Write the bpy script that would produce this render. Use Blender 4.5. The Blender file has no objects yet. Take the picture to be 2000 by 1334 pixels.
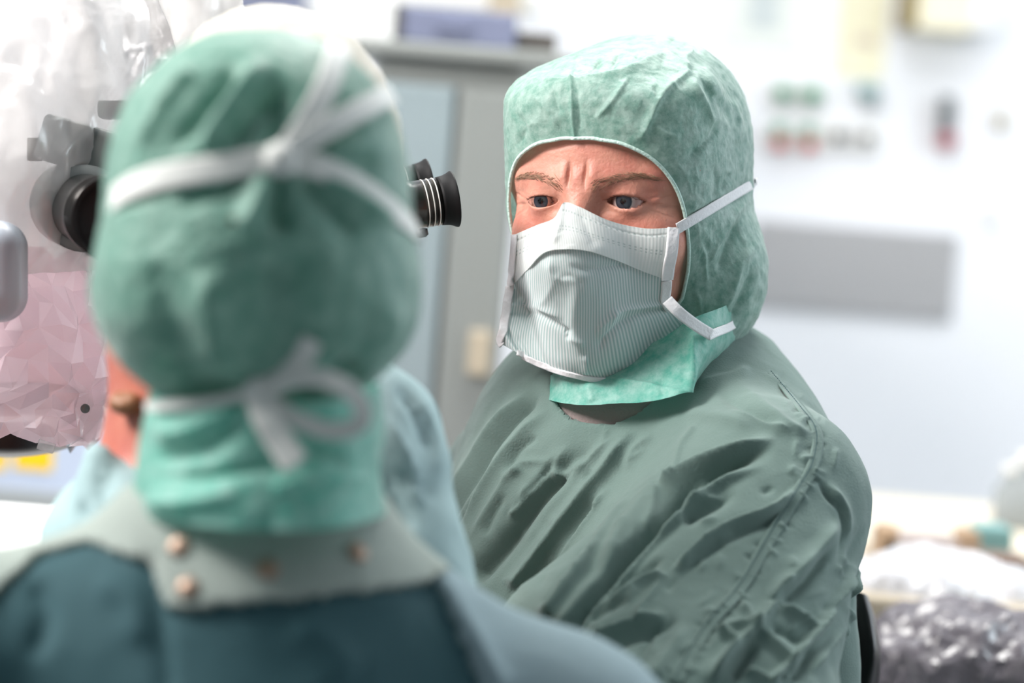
import bpy, bmesh, math, random
import numpy as np
from mathutils import Vector, Matrix

# ------------------------------------------------------------------ scene, camera, world, lights
scene = bpy.context.scene
COL = scene.collection
W, H = 2000, 1334
LENS, SENSOR = 100.0, 36.0
FPX = LENS / SENSOR * W
CAM = np.array([0.0, 0.0, 1.25])
_p, _a = math.radians(-3.0), math.radians(4.6)
FWD = np.array([0.0, math.cos(_p), math.sin(_p)])
_r0 = np.array([1.0, 0.0, 0.0]); _u0 = np.cross(_r0, FWD)
RT = math.cos(_a) * _r0 + math.sin(_a) * _u0
UP = -math.sin(_a) * _r0 + math.cos(_a) * _u0
TOC = -FWD                                    # towards the camera

cam_d = bpy.data.cameras.new('camera'); cam = bpy.data.objects.new('camera', cam_d)
COL.objects.link(cam); scene.camera = cam
cam_d.lens = LENS; cam_d.sensor_width = SENSOR; cam_d.clip_start = 0.05
m = Matrix.Identity(4)
for i in range(3):
    m[i][0] = RT[i]; m[i][1] = UP[i]; m[i][2] = -FWD[i]; m[i][3] = CAM[i]
cam.matrix_world = m
cam_d.dof.use_dof = True; cam_d.dof.focus_distance = 1.985; cam_d.dof.aperture_fstop = 2.9
cam_d.dof.aperture_blades = 9

world = bpy.data.worlds.new('world'); scene.world = world; world.use_nodes = True
world.node_tree.nodes['Background'].inputs[0].default_value = (0.85, 0.92, 1.0, 1)
world.node_tree.nodes['Background'].inputs[1].default_value = 0.35
scene.cycles.max_bounces = 8; scene.cycles.adaptive_threshold = 0.08
scene.view_settings.view_transform = 'Standard'
scene.view_settings.look = 'None'
scene.view_settings.gamma = 1.0
scene.view_settings.use_curve_mapping = False
scene.view_settings.exposure = 0.25

def area_light(name, loc, target, sx, sy, power, color):
    d = bpy.data.lights.new(name, 'AREA'); d.shape = 'RECTANGLE'; d.size = sx; d.size_y = sy
    d.energy = power; d.color = color
    o = bpy.data.objects.new(name, d); COL.objects.link(o); o.location = loc
    o.rotation_euler = (Vector(target) - Vector(loc)).to_track_quat('-Z', 'Y').to_euler()
    return o
area_light('ceiling_lamp_wall', (0.9, 3.75, 2.72), (0.9, 4.6, 0.9), 2.8, 0.4, 14, (0.97, 0.98, 1.0))
area_light('operating_lamp', (-1.25, 1.50, 2.10), (0.05, 2.0, 1.15), 0.55, 0.55, 46, (1.0, 0.955, 0.93))
area_light('ceiling_lamp_middle', (0.1, 2.7, 2.70), (0.1, 2.1, 1.2), 0.9, 0.9, 44, (1.0, 0.99, 0.96))
area_light('right_rim_light', (2.52, 2.9, 1.75), (0.3, 2.0, 1.1), 1.3, 1.2, 34, (0.80, 0.93, 1.0))  # added cool rim light from the right, no window there

# ------------------------------------------------------------------ pixel <-> world helpers
def P(px, py, d):
    px = np.asarray(px, float); py = np.asarray(py, float); d = np.asarray(d, float)
    return (CAM + d[..., None] * FWD + ((px - 1000) * d / FPX)[..., None] * RT
            + ((667 - py) * d / FPX)[..., None] * UP)
def project(v):
    q = v - CAM; d = q @ FWD
    return 1000 + (q @ RT) / d * FPX, 667 - (q @ UP) / d * FPX, d

def lin(r, g, b):
    f = lambda c: ((c / 255 + 0.055) / 1.055) ** 2.4 if c > 10.3 else c / 255 / 12.92
    return (f(r), f(g), f(b), 1.0)

# ------------------------------------------------------------------ noise
_rng = np.random.RandomState(7)
_perm = np.concatenate([_rng.permutation(256)] * 3)
_grad = _rng.normal(size=(256, 3)); _grad /= np.linalg.norm(_grad, axis=1)[:, None]
def perlin(p):
    i = np.floor(p).astype(int); f = p - i; i &= 255
    u = f * f * f * (f * (f * 6 - 15) + 10)
    out = 0
    for dx in (0, 1):
        wx = u[:, 0] if dx else 1 - u[:, 0]
        for dy in (0, 1):
            wy = u[:, 1] if dy else 1 - u[:, 1]
            for dz in (0, 1):
                wz = u[:, 2] if dz else 1 - u[:, 2]
                h = _perm[_perm[_perm[(i[:, 0] + dx) & 255] + ((i[:, 1] + dy) & 255)] + ((i[:, 2] + dz) & 255)]
                g = _grad[h]
                out = out + wx * wy * wz * (g[:, 0] * (f[:, 0] - dx) + g[:, 1] * (f[:, 1] - dy) + g[:, 2] * (f[:, 2] - dz))
    return out
def fbm(p, oct=3, gain=0.5):
    s, a = 0, 1.0
    for k in range(oct):
        s = s + a * perlin(p * 2.03 ** k + 17.3 * k); a *= gain
    return s
def ridged(p, oct=3, gain=0.5):
    s, a = 0, 1.0
    for k in range(oct):
        s = s + a * (1 - 2.2 * np.abs(perlin(p * 2.1 ** k + 31.7 * k))); a *= gain
    return s

# ------------------------------------------------------------------ signed distance shapes (vectorised)
def smin(a, b, k):
    h = np.clip(0.5 + 0.5 * (b - a) / k, 0, 1)
    return b * (1 - h) + a * h - k * h * (1 - h)
def smax(a, b, k): return -smin(-a, -b, k)
def sphere(p, c, r): return np.linalg.norm(p - np.asarray(c), axis=-1) - r
def ellipsoid(p, c, r, e=2.0):
    r = np.asarray(r); q = np.abs((p - np.asarray(c)) / r)
    if e == 2.0:
        k0 = np.sqrt((q * q).sum(-1)) + 1e-9
        k1 = np.sqrt(((q / r) ** 2).sum(-1)) + 1e-9
        return k0 * (k0 - 1) / k1
    return ((q ** e).sum(-1) ** (1 / e) - 1) * r.min()
def cone(p, a, b, ra, rb):
    a = np.asarray(a, float); b = np.asarray(b, float); ab = b - a
    t = np.clip(((p - a) @ ab) / (ab @ ab), 0, 1)
    return np.linalg.norm(p - a - t[..., None] * ab, axis=-1) - (ra + (rb - ra) * t)
def gradient(sdf, v, e=6e-4):
    g = np.stack([sdf(v + np.array(o) * e) - sdf(v - np.array(o) * e) for o in ((1, 0, 0), (0, 1, 0), (0, 0, 1))], -1)
    return g / (np.linalg.norm(g, axis=-1)[:, None] + 1e-12)
def march(px, py, sdf, d0, d1, n=90):
    """depth at which the ray through each pixel meets (or comes nearest to) the shape"""
    px = np.asarray(px, float); py = np.asarray(py, float)
    t = np.full(px.shape, d0, float); best = t.copy(); bd = np.full(px.shape, 9.0)
    for _ in range(n):
        d = sdf(P(px, py, t).reshape(-1, 3)).reshape(px.shape)
        b = d < bd; best = np.where(b, t, best); bd = np.where(b, d, bd)
        t = np.where(d > 2e-4, np.minimum(t + np.clip(d * 0.75, 4e-4, 0.05), d1), t)
    return best

def surface_net(sdf, lo, hi, h, slack=1.8):
    lo = np.asarray(lo, float); n = np.ceil((np.asarray(hi) - lo) / h).astype(int) + 1
    n = ((n + 3) // 4) * 4 + 1
    V = np.empty(n, np.float32)
    nb = (n - 1) // 4
    bc = np.stack(np.meshgrid(*[lo[a] + (np.arange(nb[a]) * 4 + 2) * h for a in range(3)], indexing='ij'), -1)
    bd = sdf(bc.reshape(-1, 3)).reshape(nb)
    sg = np.repeat(np.repeat(np.repeat(np.sign(bd), 4, 0), 4, 1), 4, 2)
    V[:-1, :-1, :-1] = sg; V[-1] = 1; V[:, -1] = 1; V[:, :, -1] = 1
    act = np.abs(bd) < 2 * h * 1.75 * slack
    mask = np.zeros(n, bool)
    am = np.repeat(np.repeat(np.repeat(act, 4, 0), 4, 1), 4, 2)
    for dx in (0, 1):
        for dy in (0, 1):
            for dz in (0, 1):
                mask[dx:n[0] - 1 + dx, dy:n[1] - 1 + dy, dz:n[2] - 1 + dz] |= am
    idx = np.argwhere(mask)
    vals = np.concatenate([sdf(lo + c * h) for c in np.array_split(idx, max(1, len(idx) // 400000))])
    V[mask] = vals
    for a in range(3):                       # close the volume at the borders
        s = [slice(None)] * 3; s[a] = 0; V[tuple(s)] = np.maximum(V[tuple(s)], 1e-3)
        s[a] = -1; V[tuple(s)] = np.maximum(V[tuple(s)], 1e-3)
    ins = V < 0
    c = ins[:-1, :-1, :-1].astype(np.int8)
    for dx in (0, 1):
        for dy in (0, 1):
            for dz in (0, 1):
                if dx + dy + dz: c = c + ins[dx:n[0] - 1 + dx, dy:n[1] - 1 + dy, dz:n[2] - 1 + dz]
    cells = np.argwhere((c > 0) & (c < 8))
    cid = np.full(n - 1, -1, int); cid[tuple(cells.T)] = np.arange(len(cells))
    acc = np.zeros((len(cells), 3)); cnt = np.zeros(len(cells))
    cor = [(x, y, z) for x in (0, 1) for y in (0, 1) for z in (0, 1)]
    cv = {o: V[cells[:, 0] + o[0], cells[:, 1] + o[1], cells[:, 2] + o[2]] for o in cor}
    for o in cor:
        for a in range(3):
            if o[a]: continue
            o2 = list(o); o2[a] = 1; o2 = tuple(o2)
            va, vb = cv[o], cv[o2]; x = (va < 0) != (vb < 0)
            t = np.where(x, va / np.where(x, va - vb, 1), 0)
            q = np.array(o, float)[None] + t[:, None] * np.eye(3)[a]
            acc += np.where(x[:, None], q, 0); cnt += x
    verts = lo + (cells + acc / cnt[:, None]) * h
    quads = []
    for a in range(3):
        b, d = (a + 1) % 3, (a + 2) % 3
        s0 = [slice(1, -1)] * 3; s0[a] = slice(0, -1); s1 = list(s0); s1[a] = slice(1, None)
        A, B = ins[tuple(s0)], ins[tuple(s1)]
        e = np.argwhere(A != B); flip = B[tuple(e.T)]
        off = np.ones(3, int); off[a] = 0; e = e + off
        def cc(db, dd):
            q = e.copy(); q[:, b] -= db; q[:, d] -= dd
            return cid[tuple(q.T)]
        Q = np.stack([cc(1, 1), cc(0, 1), cc(0, 0), cc(1, 0)], -1)
        Q[flip] = Q[flip][:, ::-1]
        quads.append(Q)
    quads = np.concatenate(quads); quads = quads[(quads >= 0).all(1)]
    return verts, quads
def settle(sdf, v, it=2):
    for _ in range(it):
        v = v - gradient(sdf, v) * np.clip(sdf(v), -0.004, 0.004)[:, None]
    return v

# ------------------------------------------------------------------ folds: ridges and valleys modelled along curves lying on a cloth
def spline(pts, n):
    pts = np.asarray(pts, float)
    if len(pts) == 2: return pts[0] + (pts[1] - pts[0]) * np.linspace(0, 1, n)[:, None]
    q = np.vstack([2 * pts[0] - pts[1], pts, 2 * pts[-1] - pts[-2]])
    s = np.linspace(0, len(pts) - 1 - 1e-9, n); i = s.astype(int); f = (s - i)[:, None]
    a, b, c, d = q[i], q[i + 1], q[i + 2], q[i + 3]
    return 0.5 * (2 * b + (c - a) * f + (2 * a - 5 * b + 4 * c - d) * f ** 2 + (3 * b - a - 3 * c + d) * f ** 3)
def fold_offsets(v, nrm, folds):
    """folds: (points, height in mm, width to one side, width to the other, taper)"""
    px, py, d = project(v)
    view = v - CAM; view /= np.linalg.norm(view, axis=1)[:, None]
    face = np.clip(-(view * nrm).sum(1) / 0.5, 0, 1)
    out = np.zeros(len(v))
    for f in folds:
        pts, hgt, wl, wr = f[:4]; taper = f[4] if len(f) > 4 else (0.25, 0.25)
        c = spline(pts, 24); R = 3.0 * max(wl, wr)
        m = (px > c[:, 0].min() - R) & (px < c[:, 0].max() + R) & (py > c[:, 1].min() - R) & (py < c[:, 1].max() + R) & (face > 0)
        ii = np.nonzero(m)[0]
        if not len(ii): continue
        q = np.stack([px[ii], py[ii]], -1)
        bd = np.full(len(ii), 1e9); bs = np.zeros(len(ii)); bt = np.zeros(len(ii))
        for k in range(len(c) - 1):
            a, b = c[k], c[k + 1]; ab = b - a; L2 = ab @ ab + 1e-9
            t = np.clip(((q - a) @ ab) / L2, 0, 1); w = q - a - t[:, None] * ab
            dd = np.hypot(w[:, 0], w[:, 1]); side = ab[0] * w[:, 1] - ab[1] * w[:, 0]
            b_ = dd < bd; bd = np.where(b_, dd, bd); bs = np.where(b_, side, bs); bt = np.where(b_, (k + t) / (len(c) - 1), bt)
        wd = np.where(bs > 0, wr, wl)
        prof = np.exp(-(bd / wd) ** (1.45 if max(wl, wr) <= 14 else 1.8))
        tp = 1.0
        if taper[0] > 0: tp = tp * np.clip(bt / taper[0], 0, 1)
        if taper[1] > 0: tp = tp * np.clip((1 - bt) / taper[1], 0, 1)
        tp = tp * tp * (3 - 2 * tp) if not np.isscalar(tp) else tp
        out[ii] += hgt * 1e-3 * prof * tp * face[ii]
    return out

# ------------------------------------------------------------------ mesh objects
def mesh_obj(name, verts, faces, mat, parent=None, smooth=True, uv=None, kind=None, label=None):
    me = bpy.data.meshes.new(name)
    verts = np.asarray(verts, float)
    me.from_pydata(verts.tolist(), [], faces if isinstance(faces, list) else faces.tolist())
    if uv is not None:
        l = me.uv_layers.new(name='UVMap')
        li = np.empty(len(me.loops), np.int32); me.loops.foreach_get('vertex_index', li)
        l.data.foreach_set('uv', np.asarray(uv, np.float32)[li].ravel())
    if smooth: me.polygons.foreach_set('use_smooth', np.ones(len(me.polygons), bool))
    me.materials.append(mat); me.update()
    o = bpy.data.objects.new(name, me); COL.objects.link(o)
    if parent is not None: o.parent = parent; o.matrix_parent_inverse = parent.matrix_world.inverted()
    if kind: o['kind'] = kind
    if label: o['label'] = label
    return o
def thing(name, loc, label, cat, group=None):
    o = bpy.data.objects.new(name, None); COL.objects.link(o); o.location = [float(x) for x in loc]
    o.empty_display_size = 0.05; o['label'] = label; o['category'] = cat
    if group: o['group'] = group
    o.matrix_world = Matrix.Translation(o.location)
    return o
def tag(o, label, cat, group=None):
    o['label'] = label; o['category'] = cat
    if group: o['group'] = group
    return o
def grid_faces(nu, nv, wrap_u=False, flip=False):
    i, j = np.meshgrid(np.arange(nu if wrap_u else nu - 1), np.arange(nv - 1), indexing='ij')
    i2 = (i + 1) % nu
    q = np.stack([i * nv + j, i2 * nv + j, i2 * nv + j + 1, i * nv + j + 1], -1).reshape(-1, 4)
    return q[:, ::-1] if flip else q
def tube(pts, r, n=8, closed=False):
    pts = np.asarray(pts, float); k = len(pts)
    tan = np.roll(pts, -1, 0) - np.roll(pts, 1, 0)
    if not closed: tan[0] = pts[1] - pts[0]; tan[-1] = pts[-1] - pts[-2]
    tan /= np.linalg.norm(tan, axis=1)[:, None] + 1e-12
    ref = np.array([0.31, 0.17, 0.93]); a = np.cross(tan, ref); a /= np.linalg.norm(a, axis=1)[:, None] + 1e-12
    b = np.cross(tan, a); r = np.broadcast_to(np.asarray(r, float), (k,))
    an = np.arange(n) / n * 2 * math.pi
    v = pts[:, None] + r[:, None, None] * (np.cos(an)[None, :, None] * a[:, None] + np.sin(an)[None, :, None] * b[:, None])
    v = v.reshape(-1, 3); f = []
    for i in range(k if closed else k - 1):
        i2 = (i + 1) % k
        for j in range(n):
            f.append([i * n + j, i * n + (j + 1) % n, i2 * n + (j + 1) % n, i2 * n + j])
    if not closed: f.append(list(range(n))[::-1]); f.append([(k - 1) * n + j for j in range(n)])
    return v, f
def ribbon(pts, nrm, width, thick=0.0006, wave=0.0):
    """a flat band along pts with face normals nrm: closed box section, slightly cupped"""
    pts = np.asarray(pts, float); nrm = np.asarray(nrm, float); k = len(pts)
    tan = np.gradient(pts, axis=0); tan /= np.linalg.norm(tan, axis=1)[:, None]
    s = np.cross(tan, nrm); s /= np.linalg.norm(s, axis=1)[:, None]
    n2 = np.cross(s, tan)
    width = np.broadcast_to(np.asarray(width, float), (k,)); prof = np.linspace(-0.5, 0.5, 7)
    rows = []
    for sgn in (1, -1):
        for q in (prof if sgn > 0 else prof[::-1]):
            rows.append(pts + s * (q * width)[:, None] + n2 * (sgn * thick + wave * (1 - 4 * q * q))[:, None] if not np.isscalar(wave) else
                        pts + s * (q * width)[:, None] + n2 * (sgn * thick + wave * (1 - 4 * q * q)))
    v = np.stack(rows, 1); m_ = v.shape[1]
    f = []
    for i in range(k - 1):
        for j in range(m_):
            f.append([i * m_ + j, (i + 1) * m_ + j, (i + 1) * m_ + (j + 1) % m_, i * m_ + (j + 1) % m_])
    f.append(list(range(m_))); f.append([(k - 1) * m_ + j for j in range(m_)][::-1])
    return v.reshape(-1, 3), f
def frame_of(axis):
    axis = np.asarray(axis, float); axis = axis / np.linalg.norm(axis)
    r = np.cross(axis, [0.12, 0.2, 0.97]); r /= np.linalg.norm(r)
    return axis, r, np.cross(axis, r)
def lathe(origin, axis, prof, n=48):
    """prof: list of (distance along axis, radius)"""
    ax, r, s = frame_of(axis); an = np.arange(n) / n * 2 * math.pi
    v = []
    for (t, R) in prof:
        v.append(np.asarray(origin) + ax * t + R * (np.cos(an)[:, None] * r + np.sin(an)[:, None] * s))
    v = np.concatenate(v); f = []
    for i in range(len(prof) - 1):
        for j in range(n):
            f.append([i * n + j, (i + 1) * n + j, (i + 1) * n + (j + 1) % n, i * n + (j + 1) % n])
    f.append([j for j in range(n)]); f.append([(len(prof) - 1) * n + j for j in range(n)][::-1])
    return v, f
def box(cx, cy, cz, sx, sy, sz, bev=0.004, rotz=0.0):
    bm = bmesh.new(); bmesh.ops.create_cube(bm, size=1)
    bmesh.ops.scale(bm, vec=(sx, sy, sz), verts=bm.verts)
    if bev: bmesh.ops.bevel(bm, geom=bm.edges[:], offset=bev, segments=2, affect='EDGES', profile=0.5)
    bmesh.ops.rotate(bm, cent=(0, 0, 0), matrix=Matrix.Rotation(rotz, 3, 'Z'), verts=bm.verts)
    bmesh.ops.translate(bm, vec=(cx, cy, cz), verts=bm.verts)
    v = [tuple(x.co) for x in bm.verts]; bm.verts.index_update()
    f = [[q.index for q in p.verts] for p in bm.faces]; bm.free()
    return v, f
def join(parts):
    V, Fc, o = [], [], 0
    for v, f in parts:
        V.append(np.asarray(v, float)); Fc += [[int(i) + o for i in q] for q in f]; o += len(v)
    return np.concatenate(V), Fc

# ------------------------------------------------------------------ materials
def new_mat(name):
    mt = bpy.data.materials.new(name); mt.use_nodes = True
    nt = mt.node_tree; b = nt.nodes['Principled BSDF']
    return mt, nt, b
def setp(b, **k):
    for a, v in k.items(): b.inputs[a.replace('_', ' ')].default_value = v
def plain(name, col, rough=0.6, metal=0.0, spec=0.4, var=0.0, scale=20.0, bump=0.0, bscale=200.0, sheen=0.0):
    mt, nt, b = new_mat(name)
    setp(b, Base_Color=col, Roughness=rough, Metallic=metal); b.inputs['Specular IOR Level'].default_value = spec
    if sheen: b.inputs['Sheen Weight'].default_value = sheen
    tc = nt.nodes.new('ShaderNodeTexCoord')
    if var:
        n = nt.nodes.new('ShaderNodeTexNoise'); n.inputs['Scale'].default_value = scale; n.inputs['Detail'].default_value = 5
        nt.links.new(tc.outputs['Object'], n.inputs['Vector'])
        mx = nt.nodes.new('ShaderNodeMix'); mx.data_type = 'RGBA'
        mx.inputs['A'].default_value = [c * (1 - var) for c in col[:3]] + [1]
        mx.inputs['B'].default_value = [min(1, c * (1 + var)) for c in col[:3]] + [1]
        nt.links.new(n.outputs['Fac'], mx.inputs['Factor']); nt.links.new(mx.outputs['Result'], b.inputs['Base Color'])
    if bump:
        n2 = nt.nodes.new('ShaderNodeTexNoise'); n2.inputs['Scale'].default_value = bscale; n2.inputs['Detail'].default_value = 4
        nt.links.new(tc.outputs['Object'], n2.inputs['Vector'])
        bp = nt.nodes.new('ShaderNodeBump'); bp.inputs['Strength'].default_value = bump; bp.inputs['Distance'].default_value = 0.002
        nt.links.new(n2.outputs['Fac'], bp.inputs['Height']); nt.links.new(bp.outputs['Normal'], b.inputs['Normal'])
    return mt
def nonwoven(name, col, col2, trans=0.35, rough=0.55, fibre=260.0):
    """thin spun-bonded cloth: blotchy fibres, light shining through"""
    mt, nt, b = new_mat(name)
    tc = nt.nodes.new('ShaderNodeTexCoord')
    n = nt.nodes.new('ShaderNodeTexNoise'); n.inputs['Scale'].default_value = 95; n.inputs['Detail'].default_value = 8; n.inputs['Roughness'].default_value = 0.72
    nt.links.new(tc.outputs['Object'], n.inputs['Vector'])
    cr = nt.nodes.new('ShaderNodeValToRGB'); cr.color_ramp.elements[0].position = 0.36; cr.color_ramp.elements[1].position = 0.68
    cr.color_ramp.elements[0].color = col; cr.color_ramp.elements[1].color = col2
    nt.links.new(n.outputs['Fac'], cr.inputs['Fac']); nt.links.new(cr.outputs['Color'], b.inputs['Base Color'])
    setp(b, Roughness=rough); b.inputs['Specular IOR Level'].default_value = 0.45
    b.inputs['Sheen Weight'].default_value = 0.45; b.inputs['Sheen Roughness'].default_value = 0.4
    n2 = nt.nodes.new('ShaderNodeTexNoise'); n2.inputs['Scale'].default_value = fibre; n2.inputs['Detail'].default_value = 6; n2.inputs['Distortion'].default_value = 1.2
    nt.links.new(tc.outputs['Object'], n2.inputs['Vector'])
    bp = nt.nodes.new('ShaderNodeBump'); bp.inputs['Strength'].default_value = 0.25; bp.inputs['Distance'].default_value = 0.0015
    nt.links.new(n2.outputs['Fac'], bp.inputs['Height']); nt.links.new(bp.outputs['Normal'], b.inputs['Normal'])
    tr = nt.nodes.new('ShaderNodeBsdfTranslucent'); nt.links.new(cr.outputs['Color'], tr.inputs['Color'])
    mx = nt.nodes.new('ShaderNodeMixShader'); mx.inputs[0].default_value = trans
    nt.links.new(b.outputs[0], mx.inputs[1]); nt.links.new(tr.outputs[0], mx.inputs[2])
    nt.links.new(mx.outputs[0], nt.nodes['Material Output'].inputs['Surface'])
    return mt
def film(name, tint, milky, clear, rough=0.12):
    """crumpled plastic sheet: mostly see-through, with gloss and a milky share"""
    mt, nt, b = new_mat(name); nt.nodes.remove(b)
    t = nt.nodes.new('ShaderNodeBsdfTransparent'); t.inputs[0].default_value = clear
    g = nt.nodes.new('ShaderNodeBsdfGlossy'); g.inputs['Roughness'].default_value = rough
    d = nt.nodes.new('ShaderNodeBsdfDiffuse'); d.inputs[0].default_value = tint
    tl = nt.nodes.new('ShaderNodeBsdfTranslucent'); tl.inputs[0].default_value = tint
    m0 = nt.nodes.new('ShaderNodeMixShader'); m0.inputs[0].default_value = 0.5
    nt.links.new(d.outputs[0], m0.inputs[1]); nt.links.new(tl.outputs[0], m0.inputs[2])
    m1 = nt.nodes.new('ShaderNodeMixShader'); m1.inputs[0].default_value = milky
    nt.links.new(t.outputs[0], m1.inputs[1]); nt.links.new(m0.outputs[0], m1.inputs[2])
    fr = nt.nodes.new('ShaderNodeLayerWeight'); fr.inputs[0].default_value = 0.35
    m2 = nt.nodes.new('ShaderNodeMixShader'); nt.links.new(fr.outputs['Fresnel'], m2.inputs[0])
    nt.links.new(m1.outputs[0], m2.inputs[1]); nt.links.new(g.outputs[0], m2.inputs[2])
    nt.links.new(m2.outputs[0], nt.nodes['Material Output'].inputs['Surface'])
    return mt

M = {}
M['wall'] = plain('wall_paint', lin(238, 240, 244), 0.6, var=0.02, scale=3)
M['wall_tile'] = plain('wall_tile', lin(165, 180, 178), 0.4, var=0.03, scale=3)
M['floor'] = plain('floor_vinyl', lin(170, 178, 184), 0.35, var=0.06, scale=8)
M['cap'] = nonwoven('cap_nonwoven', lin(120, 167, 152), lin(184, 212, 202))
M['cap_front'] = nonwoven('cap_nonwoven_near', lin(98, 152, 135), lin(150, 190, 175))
M['hood'] = nonwoven('hood_nonwoven', lin(98, 190, 170), lin(172, 220, 208), trans=0.4)
M['hem'] = plain('hem_thread', lin(196, 222, 212), 0.8, bump=0.6, bscale=500)
M['strap'] = plain('mask_strap', lin(228, 228, 230), 0.75, bump=0.3, bscale=400, sheen=0.3)
M['strap_near'] = plain('tie_band', lin(208, 211, 207), 0.75, sheen=0.3)
M['gown'] = plain('gown_cotton', lin(102, 123, 117), 0.85, spec=0.2, var=0.07, scale=9, bump=0.25, bscale=700, sheen=0.15)
def add_creases(mt, scale, strength, dist):
    """fine pressed creases of laundered cotton, on top of the weave"""
    nt = mt.node_tree; b = nt.nodes['Principled BSDF']; tc = nt.nodes.new('ShaderNodeTexCoord')
    n = nt.nodes.new('ShaderNodeTexNoise'); n.noise_type = 'RIDGED_MULTIFRACTAL'; n.inputs['Scale'].default_value = scale; n.inputs['Detail'].default_value = 4; n.inputs['Distortion'].default_value = 0.6
    nt.links.new(tc.outputs['Object'], n.inputs['Vector'])
    bp = nt.nodes.new('ShaderNodeBump'); bp.inputs['Strength'].default_value = strength; bp.inputs['Distance'].default_value = dist
    nt.links.new(n.outputs['Fac'], bp.inputs['Height'])
    old = b.inputs['Normal'].links
    if old: nt.links.new(old[0].from_socket, bp.inputs['Normal'])
    nt.links.new(bp.outputs['Normal'], b.inputs['Normal'])
add_creases(M['gown'], 12.0, 0.45, 0.006)
M['gown_dark'] = plain('gown_back_shaded', lin(46, 78, 84), 0.8, spec=0.25, var=0.12, scale=7)  # back of the near gown, its shade put into the dark colour
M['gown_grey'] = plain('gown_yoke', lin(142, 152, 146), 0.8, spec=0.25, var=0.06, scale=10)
M['gown_blue'] = plain('gown_blue', lin(150, 174, 176), 0.8, spec=0.25, var=0.1, scale=12)
M['gown_pale'] = plain('gown_pale', lin(178, 204, 194), 0.8, spec=0.25, var=0.06, scale=10)
M['gown_sleeve_lit'] = plain('gown_sleeve_lit', lin(126, 146, 152), 0.8, spec=0.25, var=0.06, scale=10)  # sleeve lit by the bright wall, that light put into the colour
M['cap_cream'] = nonwoven('cap_cream', lin(214, 212, 196), lin(232, 230, 218), trans=0.3)
M['brass'] = plain('snap_metal', lin(150, 128, 112), 0.5, metal=0.5)
M['hair'] = plain('brown_hair', lin(140, 96, 66), 0.45, var=0.2, scale=90)
M['shirt'] = plain('undershirt', lin(134, 120, 118), 0.9, bump=0.4, bscale=500)
M['black'] = plain('black_plastic', lin(22, 22, 24), 0.35)
M['rubber'] = plain('black_rubber', lin(10, 10, 11), 0.6, spec=0.25)
M['metal_dark'] = plain('black_metal', lin(40, 38, 36), 0.22, metal=0.6)
M['steel'] = plain('steel', lin(176, 180, 182), 0.3, metal=0.9, var=0.03)

def skin_mat(name, base, red):
    mt, nt, b = new_mat(name)
    tc = nt.nodes.new('ShaderNodeTexCoord')
    n = nt.nodes.new('ShaderNodeTexNoise'); n.inputs['Scale'].default_value = 38; n.inputs['Detail'].default_value = 6
    nt.links.new(tc.outputs['Object'], n.inputs['Vector'])
    cr = nt.nodes.new('ShaderNodeValToRGB'); cr.color_ramp.elements[0].position = 0.35; cr.color_ramp.elements[1].position = 0.7
    cr.color_ramp.elements[0].color = base; cr.color_ramp.elements[1].color = red
    nt.links.new(n.outputs['Fac'], cr.inputs['Fac']); nt.links.new(cr.outputs['Color'], b.inputs['Base Color'])
    setp(b, Roughness=0.5); b.inputs['Specular IOR Level'].default_value = 0.45
    b.inputs['Subsurface Weight'].default_value = 0.2; b.inputs['Subsurface Radius'].default_value = (0.008, 0.003, 0.0015)
    b.inputs['Subsurface Scale'].default_value = 0.6
    n2 = nt.nodes.new('ShaderNodeTexNoise'); n2.inputs['Scale'].default_value = 330; n2.inputs['Detail'].default_value = 7
    nt.links.new(tc.outputs['Object'], n2.inputs['Vector'])
    bp = nt.nodes.new('ShaderNodeBump'); bp.inputs['Strength'].default_value = 0.45; bp.inputs['Distance'].default_value = 0.0012
    nt.links.new(n2.outputs['Fac'], bp.inputs['Height']); nt.links.new(bp.outputs['Normal'], b.inputs['Normal'])
    return mt
M['skin'] = skin_mat('skin', lin(204, 146, 126), lin(192, 116, 100))
M['skin_far'] = skin_mat('skin_ruddy', lin(186, 116, 98), lin(166, 88, 74))

class Frame:
    """head frame: x to the person's left, y out of the face, z up"""
    def __init__(s, yaw, pitch, roll, origin):
        y, p, r = map(math.radians, (yaw, pitch, roll))
        f0 = -RT * math.sin(y) + TOC * math.cos(y); L = RT * math.cos(y) + TOC * math.sin(y)
        F = f0 * math.cos(p) - UP * math.sin(p); U = UP * math.cos(p) + f0 * math.sin(p)
        s.L = L * math.cos(r) + U * math.sin(r); s.U = U * math.cos(r) - L * math.sin(r); s.F = F
        s.R = np.stack([s.L, s.F, s.U]); s.o = np.asarray(origin, float)
    def loc(s, v): return (v - s.o) @ s.R.T
    def wld(s, q): return s.o + np.asarray(q, float) @ s.R

# ------------------------------------------------------------------ room
def room():
    def slab(name, c, s, mat):
        v, f = box(*c, *s, bev=0)
        o = mesh_obj(name, v, f, mat, smooth=False); o['kind'] = 'structure'; return o
    slab('floor', (-0.4, 1.2, -0.05), (6.2, 7.2, 0.1), M['floor'])
    slab('ceiling', (-0.4, 1.2, 2.85), (6.2, 7.2, 0.1), M['wall'])
    slab('wall_back', (-0.4, 4.65, 1.4), (6.2, 0.1, 2.8), M['wall'])
    slab('wall_left', (-3.45, 1.2, 1.4), (0.1, 7.0, 2.8), M['wall'])
    slab('wall_right', (2.65, 1.2, 1.4), (0.1, 7.0, 2.8), M['wall'])
    slab('wall_front', (-0.4, -2.35, 1.4), (6.2, 0.1, 2.8), M['wall_tile'])
room()

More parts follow.
